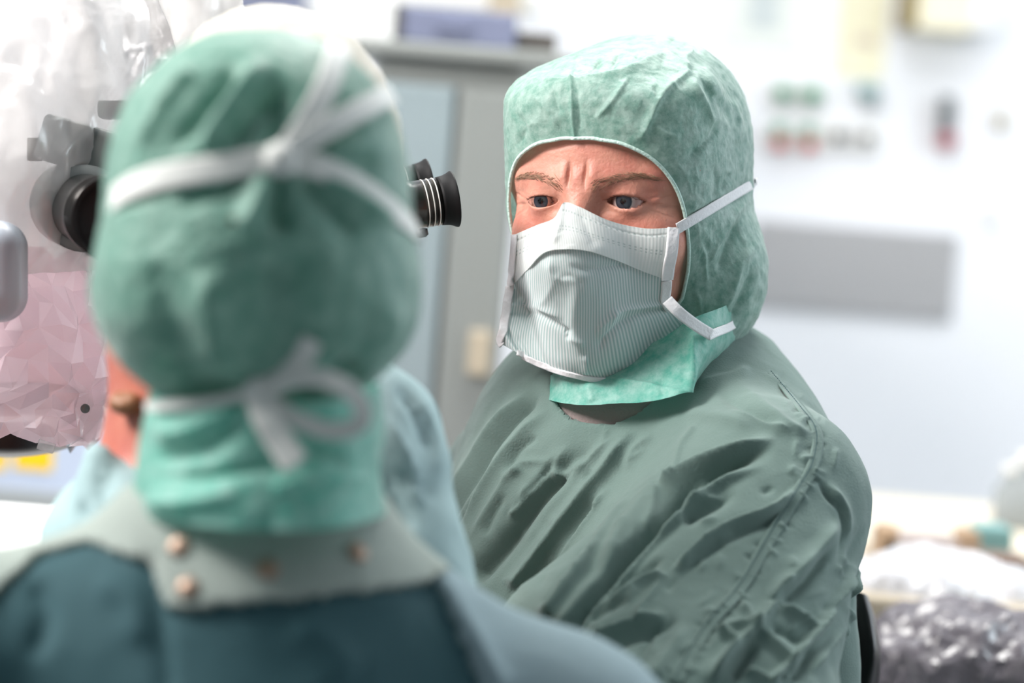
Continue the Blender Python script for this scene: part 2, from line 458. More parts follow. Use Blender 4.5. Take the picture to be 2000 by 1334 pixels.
# ------------------------------------------------------------------ the surgeon
HS = Frame(25, 6, -1.5, (0, 0, 0)); HS.o = P(1142, 392, 1.985) - HS.F * 0.078
EYES = [(-0.0312, 0.0722, 0.0), (0.0312, 0.0722, 0.0)]
def face_sdf(q):
    """bare head in its own frame"""
    x = np.abs(q[:, 0]); s = np.stack([x, q[:, 1], q[:, 2]], -1)
    d = ellipsoid(q, (0, -0.012, 0.022), (0.074, 0.093, 0.083))
    d = smin(d, ellipsoid(q, (0, 0.03, -0.036), (0.057, 0.056, 0.073)), 0.03)
    d = smin(d, ellipsoid(q, (0, 0.036, 0.035), (0.056, 0.048, 0.05), 2.3), 0.02)
    d = smin(d, sphere(s, (0.043, 0.055, -0.026), 0.021), 0.02)                # cheekbones
    d = smin(d, sphere(s, (0.052, 0.04, 0.02), 0.022), 0.02)                   # temples
    d = smin(d, sphere(q, (0, 0.064, -0.094), 0.016), 0.03)                    # chin
    d = smin(d, cone(s, (0.012, 0.0808, 0.0115), (0.044, 0.0650, 0.0155), 0.0085, 0.010), 0.012)   # brow ridge
    d = smax(d, -ellipsoid(s, (0.031, 0.099, -0.003), (0.019, 0.0165, 0.0110)), 0.010)  # sockets
    d = smin(d, cone(q, (0, 0.082, 0.010), (0, 0.104, -0.036), 0.0065, 0.0125), 0.011)   # nose
    d = smin(d, sphere(s, (0.013, 0.092, -0.041), 0.0085), 0.008)
    e = s - np.array([0.0312, 0.0722, 0.0])
    lid = np.linalg.norm(e, axis=1) - 0.0131
    d = smin(d, lid, 0.006)
    # hooded fold above the upper lid, bag below
    d = smin(d, cone(s, (0.018, 0.0826, 0.0074), (0.048, 0.0672, 0.0006), 0.0034, 0.0054), 0.0035)
    d = smin(d, cone(s, (0.019, 0.0800, -0.0125), (0.043, 0.068, -0.0125), 0.0030, 0.0034), 0.006)
    # lid opening
    u = (e[:, 0] + 0.0004) / 0.0132
    top = 0.0032 * np.clip(1 - np.abs(u) ** 2.0, -3, 1) + 0.0004 - 0.0006 * u
    bot = -0.0042 * np.clip(1 - np.abs(u) ** 2.2, -3, 1) - 0.0003 - 0.0006 * u
    op = np.maximum(np.maximum(e[:, 2] - top, bot - e[:, 2]) * 0.8, 0.0025 - e[:, 1])
    d = smax(d, -op, 0.0010)
    # frown
    d = d + 0.0022 * np.exp(-((x - 0.0062) / 0.0016) ** 2 - ((q[:, 2] - 0.019) / 0.0070) ** 2) * (q[:, 1] > 0.05)
    d = d - 0.0012 * np.exp(-((q[:, 0]) / 0.0035) ** 2 - ((q[:, 2] - 0.017) / 0.0065) ** 2) * (q[:, 1] > 0.05)
    d = d - 0.0011 * np.exp(-((x - 0.0115) / 0.0042) ** 2 - ((q[:, 2] - 0.019) / 0.0070) ** 2) * (q[:, 1] > 0.05)
    for z0, a in ((0.044, 0.0005), (0.052, 0.0004), (0.0365, 0.0004)):
        d = d + a * np.exp(-((q[:, 2] - z0 - 0.004 * np.cos(x * 60) - 0.002 * np.sin(q[:, 0] * 90)) / 0.0012) ** 2) * (q[:, 1] > 0.04)
    # crow's feet
    for dz, sl in ((0.002, 0.25), (-0.003, -0.1), (-0.008, -0.45)):
        d = d + 0.0006 * np.exp(-((q[:, 2] - dz - sl * (x - 0.05)) / 0.0011) ** 2 - ((x - 0.054) / 0.007) ** 2) * (q[:, 1] > 0.02)
    d = smin(d, ellipsoid(s, (0.073, -0.012, -0.012), (0.006, 0.017, 0.03)), 0.008)      # ears, pressed flat
    return d

# joints of the surgeon
SJ = dict(neck0=HS.wld((0, -0.035, -0.07)), neck1=P(1262, 830, 2.075), neckr=(0.046, 0.046),
          sl=P(1492, 985, 1.955), sr=P(1035, 985, 2.19), el=P(1385, 1470, 1.80), er=P(840, 1480, 2.06),
          wl=P(1010, 1530, 1.72), wr=P(780, 1610, 1.85), chest=P(1275, 1010, 2.10), waist=P(1290, 1700, 2.16))
SJ['hipl'] = SJ['waist'] + RT * 0.09 + TOC * 0.05; SJ['hipr'] = SJ['waist'] - RT * 0.09 - TOC * 0.05
def seated(J):
    """thighs forward along a seat, shins to the floor"""
    for sd in 'lr':
        h = J['hip' + sd]; J['kn' + sd] = h + J['face'] * 0.40; J['kn' + sd][2] = h[2] - 0.02
        J['an' + sd] = J['kn' + sd] + J['face'] * 0.02; J['an' + sd][2] = 0.06
        J['to' + sd] = J['an' + sd] + J['face'] * 0.16; J['to' + sd][2] = 0.03
SJ['face'] = np.array([-0.55, -0.83, 0.0]); seated(SJ)
def standing(J):
    for sd in 'lr':
        h = J['hip' + sd]; h[2] -= 0.04
        J['kn' + sd] = h * [1, 1, 0.53]; J['an' + sd] = h * [1, 1, 0] + [0, 0, 0.07]
        J['to' + sd] = J['an' + sd] + J['face'] * 0.16; J['to' + sd][2] = 0.03
def torso_sdf(p, J, g):
    """trunk, arms and legs grown by g"""
    nr = J.get('neckr', (0.052, 0.058)); d = cone(p, J['neck0'], J['neck1'], nr[0] + g * 0.3, nr[1] + g * 0.3)
    tp = J.get('trap', 0.042); kk = 0.05 if tp > 0.03 else 0.015
    d = smin(d, cone(p, J['neck1'], J['sl'], tp + g * 0.4, tp + 0.004 + g * 0.5), kk)
    d = smin(d, cone(p, J['neck1'], J['sr'], tp + g * 0.4, tp + 0.004 + g * 0.5), kk)
    d = smin(d, cone(p, J['chest'], J['waist'], 0.115 + g, 0.12 + g), 0.06)
    for sd in 'lr':
        d = smin(d, cone(p, J['s' + sd], J['e' + sd], 0.05 + g, 0.042 + g), 0.025)
        d = smin(d, cone(p, J['e' + sd], J['w' + sd], 0.042 + g, 0.03 + g), 0.02)
    return d
def legs_sdf(p, J):
    d = np.full(len(p), 9.0)
    for sd in 'lr':
        d = smin(d, cone(p, J['hip' + sd], J['kn' + sd], 0.085, 0.06), 0.03)
        d = smin(d, cone(p, J['kn' + sd], J['an' + sd], 0.055, 0.036), 0.02)
        d = smin(d, cone(p, J['an' + sd], J['to' + sd], 0.038, 0.028), 0.02)
    return d
def hand_sdf(p, w, e):
    ax = w - e; ax = ax / np.linalg.norm(ax); sd = np.cross(ax, [0, 0, 1]); sd /= np.linalg.norm(sd); nn = np.cross(sd, ax)
    d = cone(p, w, w + ax * 0.07, 0.024, 0.030)
    for k, (o, L) in enumerate(((-0.026, 0.062), (-0.009, 0.075), (0.009, 0.070), (0.026, 0.055))):
        a = w + ax * 0.085 + sd * o; b = a + ax * L * 0.55 - nn * 0.008; c = b + ax * L * 0.35 - nn * 0.022
        d = smin(d, np.minimum(cone(p, a, b, 0.0095, 0.009), cone(p, b, c, 0.009, 0.008)), 0.006)
    a = w + ax * 0.025 - sd * 0.025; b = a + ax * 0.04 - sd * 0.03 - nn * 0.01; c = b + ax * 0.03 - nn * 0.012
    return smin(d, np.minimum(cone(p, a, b, 0.012, 0.010), cone(p, b, c, 0.010, 0.008)), 0.008)

def body_sdf(p, J, fr, head):
    d = torso_sdf(p, J, -0.004)
    d = smin(d, legs_sdf(p, J), 0.05)
    for sd in 'lr':
        m = sphere(p, J['w' + sd], 0.24) < 0
        if m.any():
            d[m] = smin(d[m], hand_sdf(p[m], J['w' + sd], J['e' + sd]), 0.012)
    m = np.linalg.norm(p - fr.o, axis=1) < 0.26
    if m.any():
        d = d.copy(); d[m] = smin(d[m], head(fr.loc(p[m])), 0.012)
    return d
def build_body(name, J, fr, head, mat, parent, h=0.011, refine=None):
    pts = np.stack([v for k, v in J.items() if k not in ('face', 'neckr', 'trap')]); lo = pts.min(0) - 0.2; hi = pts.max(0) + 0.2
    lo[2] = -0.03; hi[2] = max(hi[2], fr.o[2] + 0.16)
    lo = np.minimum(lo, fr.o - 0.16); hi = np.maximum(hi, fr.o + 0.16); lo[2] = -0.03
    sdf = lambda p: body_sdf(p, J, fr, head)
    v, q = surface_net(sdf, lo, hi, h); v = settle(sdf, v, 3)
    o = mesh_obj(name, v, q, mat, parent)
    if refine is not None:
        bm = bmesh.new(); bm.from_mesh(o.data)
        for it in range(refine[1]):
            co = np.array([x.co for x in bm.verts]); near = refine[0](fr.loc(co), it)
            bm.verts.index_update()
            ed = [e for e in bm.edges if near[e.verts[0].index] or near[e.verts[1].index]]
            bmesh.ops.subdivide_edges(bm, edges=ed, cuts=1, use_grid_fill=True)
            co = np.array([x.co for x in bm.verts]); near = refine[0](fr.loc(co), it)
            ii = np.nonzero(near)[0]; nv = fr.wld(settle(head, fr.loc(co[ii]), 2))
            bm.verts.ensure_lookup_table()
            for k, i in enumerate(ii): bm.verts[i].co = nv[k]
        bm.to_mesh(o.data); bm.free()
        o.data.polygons.foreach_set('use_smooth', np.ones(len(o.data.polygons), bool)); o.data.update()
    return o

surgeon = thing('person', (SJ['waist'][0], SJ['waist'][1], 0), 'person in green cap and white-green face mask facing left, arms forward, in sharp focus', 'person', 'operating team')
def face_region(q, it):
    m = [0.016, 0.010, 0.006, 0.003][it]
    return (np.abs(q[:, 0]) < 0.066 + m) & (q[:, 1] > 0.012 - m) & (q[:, 2] > -0.05 - m) & (q[:, 2] < 0.066 + m)
build_body('body', SJ, HS, face_sdf, M['skin'], surgeon, 0.010, (face_region, 4))

def eye_mat():
    mt, nt, b = new_mat('eye'); tc = nt.nodes.new('ShaderNodeTexCoord')
    sx = nt.nodes.new('ShaderNodeSeparateXYZ'); nt.links.new(tc.outputs['Object'], sx.inputs[0])
    cx = nt.nodes.new('ShaderNodeCombineXYZ'); nt.links.new(sx.outputs['X'], cx.inputs['X']); nt.links.new(sx.outputs['Z'], cx.inputs['Z'])
    ln = nt.nodes.new('ShaderNodeVectorMath'); ln.operation = 'LENGTH'; nt.links.new(cx.outputs[0], ln.inputs[0])
    mp = nt.nodes.new('ShaderNodeMapRange'); mp.inputs['From Max'].default_value = 0.012; nt.links.new(ln.outputs['Value'], mp.inputs['Value'])
    nz = nt.nodes.new('ShaderNodeTexNoise'); nz.inputs['Scale'].default_value = 700; nt.links.new(tc.outputs['Object'], nz.inputs['Vector'])
    ad = nt.nodes.new('ShaderNodeMath'); ad.operation = 'MULTIPLY_ADD'; ad.inputs[1].default_value = 0.05; nt.links.new(nz.outputs['Fac'], ad.inputs[0]); nt.links.new(mp.outputs['Result'], ad.inputs[2])
    cr = nt.nodes.new('ShaderNodeValToRGB'); nt.links.new(ad.outputs[0], cr.inputs['Fac'])
    el = cr.color_ramp.elements; el[0].position = 0.0; el[0].color = (0.004, 0.004, 0.005, 1); el[1].position = 1; el[1].color = lin(200, 165, 158)
    for p, c in ((0.19, (0.004, 0.004, 0.005, 1)), (0.215, lin(48, 50, 57)), (0.36, lin(60, 63, 71)), (0.47, lin(44, 48, 58)), (0.515, lin(60, 58, 62)), (0.56, lin(176, 160, 156)), (0.75, lin(176, 140, 134))):
        e = el.new(p); e.color = c
    nt.links.new(cr.outputs[0], b.inputs['Base Color']); setp(b, Roughness=0.08); b.inputs['Specular IOR Level'].default_value = 0.6
    return mt
M['eye'] = eye_mat()
def eyeball(c, gaze):
    bm = bmesh.new(); bmesh.ops.create_uvsphere(bm, u_segments=32, v_segments=24, radius=0.012)
    me = bpy.data.meshes.new('eye'); bm.to_mesh(me); bm.free(); me.materials.append(M['eye'])
    me.polygons.foreach_set('use_smooth', np.ones(len(me.polygons), bool))
    o = bpy.data.objects.new('eye', me); COL.objects.link(o)
    o.matrix_world = Matrix.Translation(Vector(HS.wld(c))) @ Vector(gaze).to_track_quat('Y', 'Z').to_matrix().to_4x4()
    mw = o.matrix_world.copy(); o.parent = surgeon; o.matrix_parent_inverse = surgeon.matrix_world.inverted(); o.matrix_world = mw
    o['label'] = 'grey-blue eye'
for c in EYES: eyeball(c, HS.F * 1.0 + RT * 0.02)

M['brow'] = plain('brow_hair', lin(150, 122, 98), 0.6)
M['lash'] = plain('lash_hair', lin(70, 48, 40), 0.6)
def eyebrow(sgn, count=170):
    r = np.random.RandomState(5 + int(sgn)); t = r.rand(count) ** 0.9; w = r.uniform(-1, 1, count)
    base = np.stack([sgn * (0.010 + 0.041 * t), np.full(count, 0.12), 0.0092 + 0.0085 * np.sin(t * 2.2) + w * (0.0048 - 0.0026 * t)], -1)
    dr = np.stack([sgn * (0.55 + 0.5 * t), 0 * t, 0.55 - 0.95 * t - 0.35 * w + r.normal(0, 0.15, count)], -1); dr /= np.linalg.norm(dr, axis=1)[:, None]
    L = r.uniform(0.004, 0.0095, count)
    pts = base[:, None] + dr[:, None] * (L[:, None] * np.array([0, 0.35, 0.7, 1.0]))[..., None]
    q = pts.reshape(-1, 3)
    for _ in range(26): q[:, 1] -= np.clip(face_sdf(q), -0.004, 0.004) * 0.9
    pts = q.reshape(count, 4, 3); pts[:, :, 1] += np.array([0, 0.0008, 0.0014, 0.0016]) * r.uniform(0.5, 1.3, count)[:, None]
    v, f = join([tube(HS.wld(x), [0.00013, 0.00011, 0.00008, 0.00003], 3) for x in pts])
    mesh_obj('eyebrow', v, f, M['brow'], surgeon, kind='stuff', label='sparse sandy eyebrow')
eyebrow(-1); eyebrow(1)
def lashes(sgn):
    r = np.random.RandomState(11); parts = []
    for k in range(46):
        u = -0.9 + 1.8 * k / 45; x = 0.0312 + u * 0.0132 - 0.0004; z = 0.0032 * (1 - u * u) + 0.0004 - 0.0006 * u
        y = 0.0722 + math.sqrt(max(1e-6, 0.0131 ** 2 - (u * 0.0132) ** 2 - z * z)) - 0.0003
        a = np.array([sgn * x, y, z]); d_ = np.array([sgn * u * 0.35, 1.0, 0.05 + r.normal(0, 0.1)]); L = 0.0042 * (0.8 + 0.4 * r.rand())
        parts.append(tube(HS.wld(np.array([a, a + d_ * L * 0.5 - [0, 0, 0.0003], a + d_ * L + [0, 0, 0.0008]])), [0.00016, 0.00012, 0.00003], 3))
    v, f = join(parts); mesh_obj('eyelashes', v, f, M['lash'], surgeon, kind='stuff')
lashes(-1); lashes(1)

# ---- surgical cap of the surgeon
def cap_sdf_local(q):
    s = np.stack([np.abs(q[:, 0]), q[:, 1], q[:, 2]], -1)
    d = ellipsoid(q, (0, -0.006, 0.012), (0.0785, 0.095, 0.092), 2.7)
    d = smin(d, ellipsoid(q, (0.005, -0.03, 0.045), (0.062, 0.065, 0.064)), 0.02)
    hz = ((np.abs(q[:, 0] / 0.0785) ** 2.7 + np.abs((q[:, 1] + 0.006) / 0.095) ** 2.7) ** (1 / 2.7) - 1) * 0.08
    band = smax(hz, ellipsoid(q, (0, -0.014, -0.02), (0.135, 0.155, 0.1265)), 0.006)
    wt = np.clip((q[:, 1] + 0.02) / 0.05, 0, 1); wt = wt * wt * (3 - 2 * wt) * np.clip((q[:, 2] + 0.01) / 0.03, 0, 1)
    d = d * (1 - wt) + band * wt
    d = smin(d, ellipsoid(s, (0.046, -0.030, -0.058), (0.043, 0.058, 0.058)), 0.012)
    d = smin(d, ellipsoid(q, (0, -0.03, -0.07), (0.068, 0.075, 0.07)), 0.02)
    return d
cap_sdf = lambda p: cap_sdf_local(HS.loc(p))
def star(fr, sdf, t0, na, nt):
    """cloth hood: rays from the head centre, open over the face; t0(a) is the half angle of the opening"""
    a = np.arange(na) / na * 2 * math.pi; s = np.linspace(0, 1, nt)
    t = t0(a)[:, None] + (math.pi - 0.02 - t0(a))[:, None] * s[None]
    A = np.broadcast_to(a[:, None], t.shape)
    dr = np.stack([np.sin(t) * np.cos(A), np.cos(t), np.sin(t) * np.sin(A)], -1).reshape(-1, 3)
    lo = np.full(len(dr), 0.02); hi = np.full(len(dr), 0.24)
    for _ in range(22):
        m_ = 0.5 * (lo + hi); ins = sdf(dr * m_[:, None]) < 0
        lo = np.where(ins, m_, lo); hi = np.where(ins, hi, m_)
    return fr.wld(dr * lo[:, None]), grid_faces(na, nt, True)
def opening_from(hem_px, fr, sdf_w, sdf_l, extra, d0, d1):
    hx = np.array(hem_px, float); d = march(hx[:, 0], hx[:, 1], sdf_w, d0, d1)
    q = fr.loc(P(hx[:, 0], hx[:, 1], d)); r = np.linalg.norm(q, axis=1)
    t = np.arccos(np.clip(q[:, 1] / r, -1, 1)); a = np.arctan2(q[:, 2], np.abs(q[:, 0]))
    a = np.concatenate([a, [e[0] for e in extra]]); t = np.concatenate([t, [e[1] for e in extra]])
    i = np.argsort(a); a, t = a[i], t[i]
    def f(x):
        y = np.arctan2(np.sin(x), np.abs(np.cos(x)))
        return np.interp(y, a, t)
    def fs(x):                                        # smoothed
        return sum(f(x + k * 0.03) for k in range(-3, 4)) / 7
    return fs
HEM = [(1122, 271), (1180, 275), (1238, 291), (1288, 324), (1318, 365), (1334, 410), (1341, 460), (1343, 510), (1338, 560), (1324, 606)]
t0s = opening_from(HEM, HS, cap_sdf, cap_sdf_local, [(-1.2, 1.05), (-1.57, 1.0)], 1.7, 2.2)
CAP_FOLDS = [
    ([(997, 148), (1017, 160), (1054, 166), (1114, 167), (1160, 160), (1216, 148), (1270, 123), (1299, 108)], 3.2, 4, 14, (0, 0.1)),
    ([(1040, 132), (1100, 138), (1180, 128), (1260, 98)], -2.2, 14, 14),
    ([(1299, 108), (1327, 128), (1350, 140)], 2.5, 6, 6, (0, 0.2)), ([(1330, 125), (1353, 103)], 3.0, 6, 10),
    ([(1142, 91), (1127, 125), (1121, 165)], 1.4, 4, 3, (0.3, 0)),
    ([(1119, 165), (1121, 217), (1124, 268)], 1.2, 4, 4, (0, 0)),
    ([(1131, 168), (1133, 217), (1134, 262)], -0.8, 5, 4),
    ([(1350, 143), (1293, 188), (1268, 237), (1248, 279)], 1.8, 5, 8, (0.05, 0.2)),
    ([(1233, 151), (1202, 194), (1159, 239)], 1.3, 4, 6),
    ([(1276, 172), (1288, 196)], -1.0, 4, 6),
    ([(1410, 237), (1373, 276), (1333, 313)], -1.8, 6, 9),
    ([(1359, 151), (1387, 182), (1410, 211), (1413, 240)], -2.6, 6, 10),
    ([(1340, 150), (1375, 205), (1385, 250)], 1.8, 7, 9), ([(1420, 190), (1436, 240), (1432, 290)], 2.0, 7, 8),
    ([(1404, 380), (1412, 355), (1420, 335)], -2.0, 5, 6), ([(1385, 395), (1394, 360), (1390, 320)], -1.3, 6, 6),
    ([(1456, 368), (1420, 388), (1370, 415), (1345, 432)], -3.5, 9, 9, (0, 0.2)),
    ([(1458, 385), (1420, 430), (1390, 480), (1378, 520)], 2.4, 8, 12), ([(1440, 430), (1418, 480), (1400, 540)], -2.4, 9, 9),
    ([(1476, 470), (1440, 520), (1424, 570), (1400, 620)], 2.6, 7, 10), ([(1470, 520), (1445, 580), (1420, 630)], -2.4, 8, 8),
    ([(1365, 470), (1372, 520), (1378, 555)], 1.2, 4, 6), ([(1356, 560), (1366, 600), (1360, 625)], 1.2, 4, 6),
    ([(1270, 240), (1300, 262), (1330, 268)], 0.9, 5, 7), ([(1010, 215), (1030, 250), (1012, 290)], -1.2, 6, 6),
    ([(1040, 185), (1075, 215), (1095, 255)], 1.0, 5, 6), ([(1085, 180), (1098, 225)], -1.0, 5, 5),
    ([(1300, 90), (1330, 84), (1380, 122)], -1.8, 6, 6), ([(1190, 140), (1215, 105)], -2.2, 5, 5), ([(1150, 150), (1175, 118)], -2.0, 4, 5),
    ([(1060, 158), (1085, 128)], -1.6, 4, 5), ([(1240, 125), (1262, 96)], -1.8, 5, 5), ([(1320, 105), (1345, 88)], -1.8, 5, 5)]
def build_cap(parent, fr, sdf_l, t0, folds, mat, na, nt, crump, hem_r=0.0014, name='cap', seed=0.0):
    v, f = star(fr, sdf_l, t0, na, nt)
    sw = lambda p: sdf_l(fr.loc(p))
    n = gradient(sw, v)
    off = 1.5 * fold_offsets(v, n, folds)
    s = np.tile(np.linspace(0, 1, nt), na); edge = np.clip(s / 0.05, 0, 1)
    q = fr.loc(v) + seed
    off = off + edge * crump * (ridged(q * np.array([16, 16, 22]), 3, 0.55) * 0.8 + 0.9 * ridged(q * 45 + 5, 3, 0.6)) * 1e-3
    v = v + n * (off + 0.0005)[:, None]
    o = mesh_obj(name, v, f, mat, parent)
    hemp = v.reshape(na, nt, 3)[:, 0] + n.reshape(na, nt, 3)[:, 0] * 0.0004
    hv, hf = tube(hemp, hem_r, 6, True)
    mesh_obj('hem', hv, hf, M['hem'], o, label='pale overlocked hem')
    return o
cap = build_cap(surgeon, HS, cap_sdf_local, t0s, CAP_FOLDS, M['cap'], 460, 300, 1.0)
cap['label'] = 'crinkled green nonwoven cap'

# ---- gown of the surgeon
NB = P(1206, 770, 2.022); NU = SJ['neck0'] - SJ['neck1']; NU /= np.linalg.norm(NU); NU = NU + RT * 0.25 - TOC * 0.25; NU /= np.linalg.norm(NU)
def gown_sdf_s(p, hole=True):
    J = SJ
    d = cone(p, P(1290, 880, 2.08), J['sl'], 0.05, 0.058)
    d = smin(d, cone(p, P(1420, 745, 2.12), J['sl'] + TOC * -0.02, 0.035, 0.058), 0.04)
    d = smin(d, cone(p, P(1210, 885, 2.09), J['sr'], 0.05, 0.060), 0.05)
    d = smin(d, cone(p, P(1110, 790, 2.12), J['sr'], 0.045, 0.058), 0.03)
    d = smin(d, cone(p, J['chest'], J['waist'], 0.137, 0.15), 0.06)
    d = smin(d, cone(p, P(1180, 930, 2.08), P(1060, 1300, 2.08), 0.075, 0.11), 0.06)
    d = smin(d, cone(p, J['sl'], J['el'], 0.064, 0.076), 0.03)
    d = smin(d, cone(p, J['el'], J['wl'], 0.076, 0.055), 0.035)
    d = smin(d, cone(p, J['sr'], J['er'], 0.066, 0.070), 0.03)
    d = smin(d, cone(p, J['er'], J['wr'], 0.066, 0.055), 0.03)
    d = smin(d, cone(p, P(1360, 1170, 1.93), P(1190, 1330, 1.87), 0.075, 0.085), 0.05)   # sleeve cloth bagging forward
    d = smin(d, cone(p, P(1560, 1010, 2.05), P(1560, 1500, 2.08), 0.035, 0.045), 0.03)    # loose back
    up = (J['neck0'] - J['neck1']); up = up / np.linalg.norm(up)
    if hole: d = smax(d, -cone(p, NB, NB + NU * 0.2, 0.046, 0.095), 0.004)
    return d
GOWN_FOLDS = [
    # chest
    ([(1172, 871), (1074, 954), (996, 1052), (937, 1116)], -9, 16, 20, (0.3, 0)),
    ([(1215, 845), (1150, 900), (1060, 985), (960, 1110)], 3.5, 14, 9),
    ([(1236, 835), (1192, 910), (1114, 1003), (1011, 1136)], 6, 12, 16, (0.25, 0)),
    ([(1150, 895), (1100, 925), (1070, 922)], 5, 9, 9),
    ([(1104, 876), (1035, 954), (996, 1003)], -2.5, 4, 6),
    ([(1120, 865), (1050, 935), (985, 1020)], 2.5, 12, 10),
    ([(1226, 965), (1143, 1072), (1075, 1180)], -4.5, 5, 9, (0.2, 0)),
    ([(1180, 960), (1120, 1040), (1040, 1160)], -4, 8, 10), ([(1196, 945), (1150, 1010), (1095, 1080), (1060, 1140)], 3.5, 6, 9),
    ([(1245, 960), (1190, 1045), (1120, 1140), (1080, 1200)], 6, 9, 22, (0.2, 0)),
    ([(1060, 768), (996, 827), (942, 900), (888, 994), (854, 1052)], -6, 9, 12, (0.15, 0)),
    ([(1040, 760), (965, 830), (905, 920), (860, 1000)], 4, 10, 8),
    ([(1080, 790), (1010, 860), (950, 940), (900, 1030)], 3.5, 10, 12),
    ([(962, 886), (922, 974), (873, 1052)], -2.5, 5, 6), ([(1010, 900), (975, 960), (915, 1060)], 2.5, 9, 9),
    ([(1055, 850), (1015, 880), (985, 930)], -2.2, 5, 7), ([(1080, 900), (1020, 905), (1005, 930)], 1.8, 7, 7),
    ([(990, 960), (960, 1010), (945, 1050)], -2, 6, 6), ([(1030, 940), (1010, 990), (985, 1010)], 1.6, 6, 6),
    # armpit: torso passing behind the arm
    ([(1525, 868), (1437, 898), (1345, 970), (1285, 1035), (1215, 1105), (1150, 1180), (1105, 1240)], -13, 16, 9, (0.3, 0)),
    ([(1500, 905), (1400, 950), (1320, 1025), (1262, 1075), (1180, 1160), (1125, 1225)], 7, 7, 26, (0.25, 0)),
    ([(1525, 851), (1413, 892), (1329, 935), (1290, 975)], 7, 13, 9), ([(1501, 878), (1378, 925), (1325, 975), (1292, 1020)], -6, 8, 10),
    ([(1310, 925), (1265, 985), (1215, 1060), (1165, 1130)], 6, 20, 26),
    ([(1440, 960), (1370, 1000), (1330, 1025)], -4, 9, 14), ([(1425, 965), (1360, 985), (1320, 1005)], 3, 7, 7),
    # sleeve
    ([(1565, 945), (1511, 994), (1427, 1028), (1364, 1072), (1310, 1126)], 5.5, 16, 5, (0.2, 0.15)),
    ([(1568, 962), (1516, 1012), (1434, 1046), (1370, 1090), (1320, 1138)], -3.5, 7, 14),
    ([(1310, 1126), (1270, 1131), (1225, 1150), (1165, 1185)], 4, 10, 5), ([(1302, 1090), (1240, 1125), (1175, 1175)], -3, 8, 8),
    ([(1306, 1195), (1216, 1228), (1144, 1253)], 5, 12, 5), ([(1330, 1210), (1240, 1245), (1160, 1280)], -4, 8, 18),
    ([(1295, 1130), (1252, 1188), (1245, 1213)], 2.5, 9, 4), ([(1230, 1170), (1180, 1190), (1150, 1215)], -2.5, 8, 8),
    ([(1290, 1205), (1262, 1260), (1235, 1334)], -3, 5, 10), ([(1350, 1220), (1300, 1290), (1270, 1340)], 3, 14, 14),
    ([(1515, 1181), (1472, 1238), (1396, 1325)], 6.5, 6, 12, (0.1, 0)), ([(1403, 1220), (1472, 1238), (1533, 1289), (1547, 1310)], 4.5, 9, 6),
    ([(1515, 1181), (1562, 1206), (1598, 1231)], 4, 7, 8), ([(1670, 1109), (1634, 1170), (1590, 1235), (1544, 1292), (1504, 1334)], 6.5, 10, 6, (0.15, 0)),
    ([(1590, 929), (1619, 972), (1641, 1001), (1644, 1051), (1630, 1116)], -3.2, 6, 5), ([(1615, 940), (1650, 1000), (1652, 1060)], 2.5, 8, 12),
    ([(1641, 1008), (1600, 1070), (1558, 1116), (1490, 1188)], 4, 14, 14), ([(1630, 1060), (1570, 1140), (1520, 1180)], -3.5, 9, 9),
    ([(1705, 1008), (1670, 1102), (1637, 1174)], 4, 12, 7), ([(1690, 1020), (1662, 1080), (1640, 1150)], -3.5, 6, 8),
    ([(1446, 1174), (1464, 1206), (1472, 1238)], 3, 6, 6), ([(1396, 1224), (1443, 1264)], 3.5, 8, 4), ([(1443, 1264), (1415, 1300), (1392, 1330)], 4.5, 5, 10),
    ([(1480, 1255), (1450, 1300), (1430, 1334)], -5, 9, 8), ([(1500, 1215), (1545, 1240), (1580, 1262)], -3.5, 9, 9), ([(1560, 1270), (1535, 1310), (1520, 1334)], -4.5, 7, 7),
    ([(1450, 1308), (1480, 1322), (1500, 1334)], 3.5, 6, 6), ([(1640, 1180), (1660, 1200), (1664, 1215)], 3.5, 6, 7), ([(1600, 1200), (1640, 1178), (1668, 1150)], -4, 8, 8),
    ([(1640, 1085), (1660, 1108), (1672, 1130)], 3, 6, 6), ([(1632, 1105), (1650, 1130)], 2.5, 5, 6),
    ([(1590, 1245), (1570, 1300), (1540, 1334)], -5, 10, 8), ([(1660, 1215), (1620, 1260), (1580, 1320)], 5, 7, 9),
    ([(1545, 1130), (1520, 1150), (1500, 1185)], 2.5, 7, 7), ([(1430, 1165), (1400, 1200), (1375, 1190)], 2, 8, 8),
    # shoulder
    ([(1359, 832), (1331, 876), (1317, 932)], 1.6, 4, 9, (0.1, 0.1)), ([(1292, 962), (1282, 1000), (1268, 1045)], 1.8, 4, 9, (0.1, 0.1)),
    ([(1430, 745), (1490, 790), (1540, 830), (1590, 850)], 3, 12, 12), ([(1400, 770), (1460, 800), (1525, 835)], -3, 10, 10),
    ([(1510, 745), (1560, 790), (1610, 815)], -2.5, 6, 8), ([(1485, 725), (1545, 770), (1600, 800)], 2.5, 7, 8), ([(1330, 810), (1400, 815), (1480, 835)], 2.5, 16, 12),
    ([(1420, 800), (1490, 825), (1550, 845)], 2.5, 6, 7), ([(1280, 850), (1240, 880), (1225, 925)], 2.5, 9, 9), ([(1350, 760), (1420, 740), (1470, 720)], 3, 10, 14),
]
SLEEVE_SEAM = [(1508, 731), (1565, 800), (1596, 847), (1588, 910), (1560, 960), (1502, 1055), (1446, 1150), (1382, 1226), (1318, 1336)]
_c = spline(SLEEVE_SEAM, 64); _t = np.gradient(_c, axis=0); _t /= np.linalg.norm(_t, axis=1)[:, None]; _r = np.random.RandomState(21)
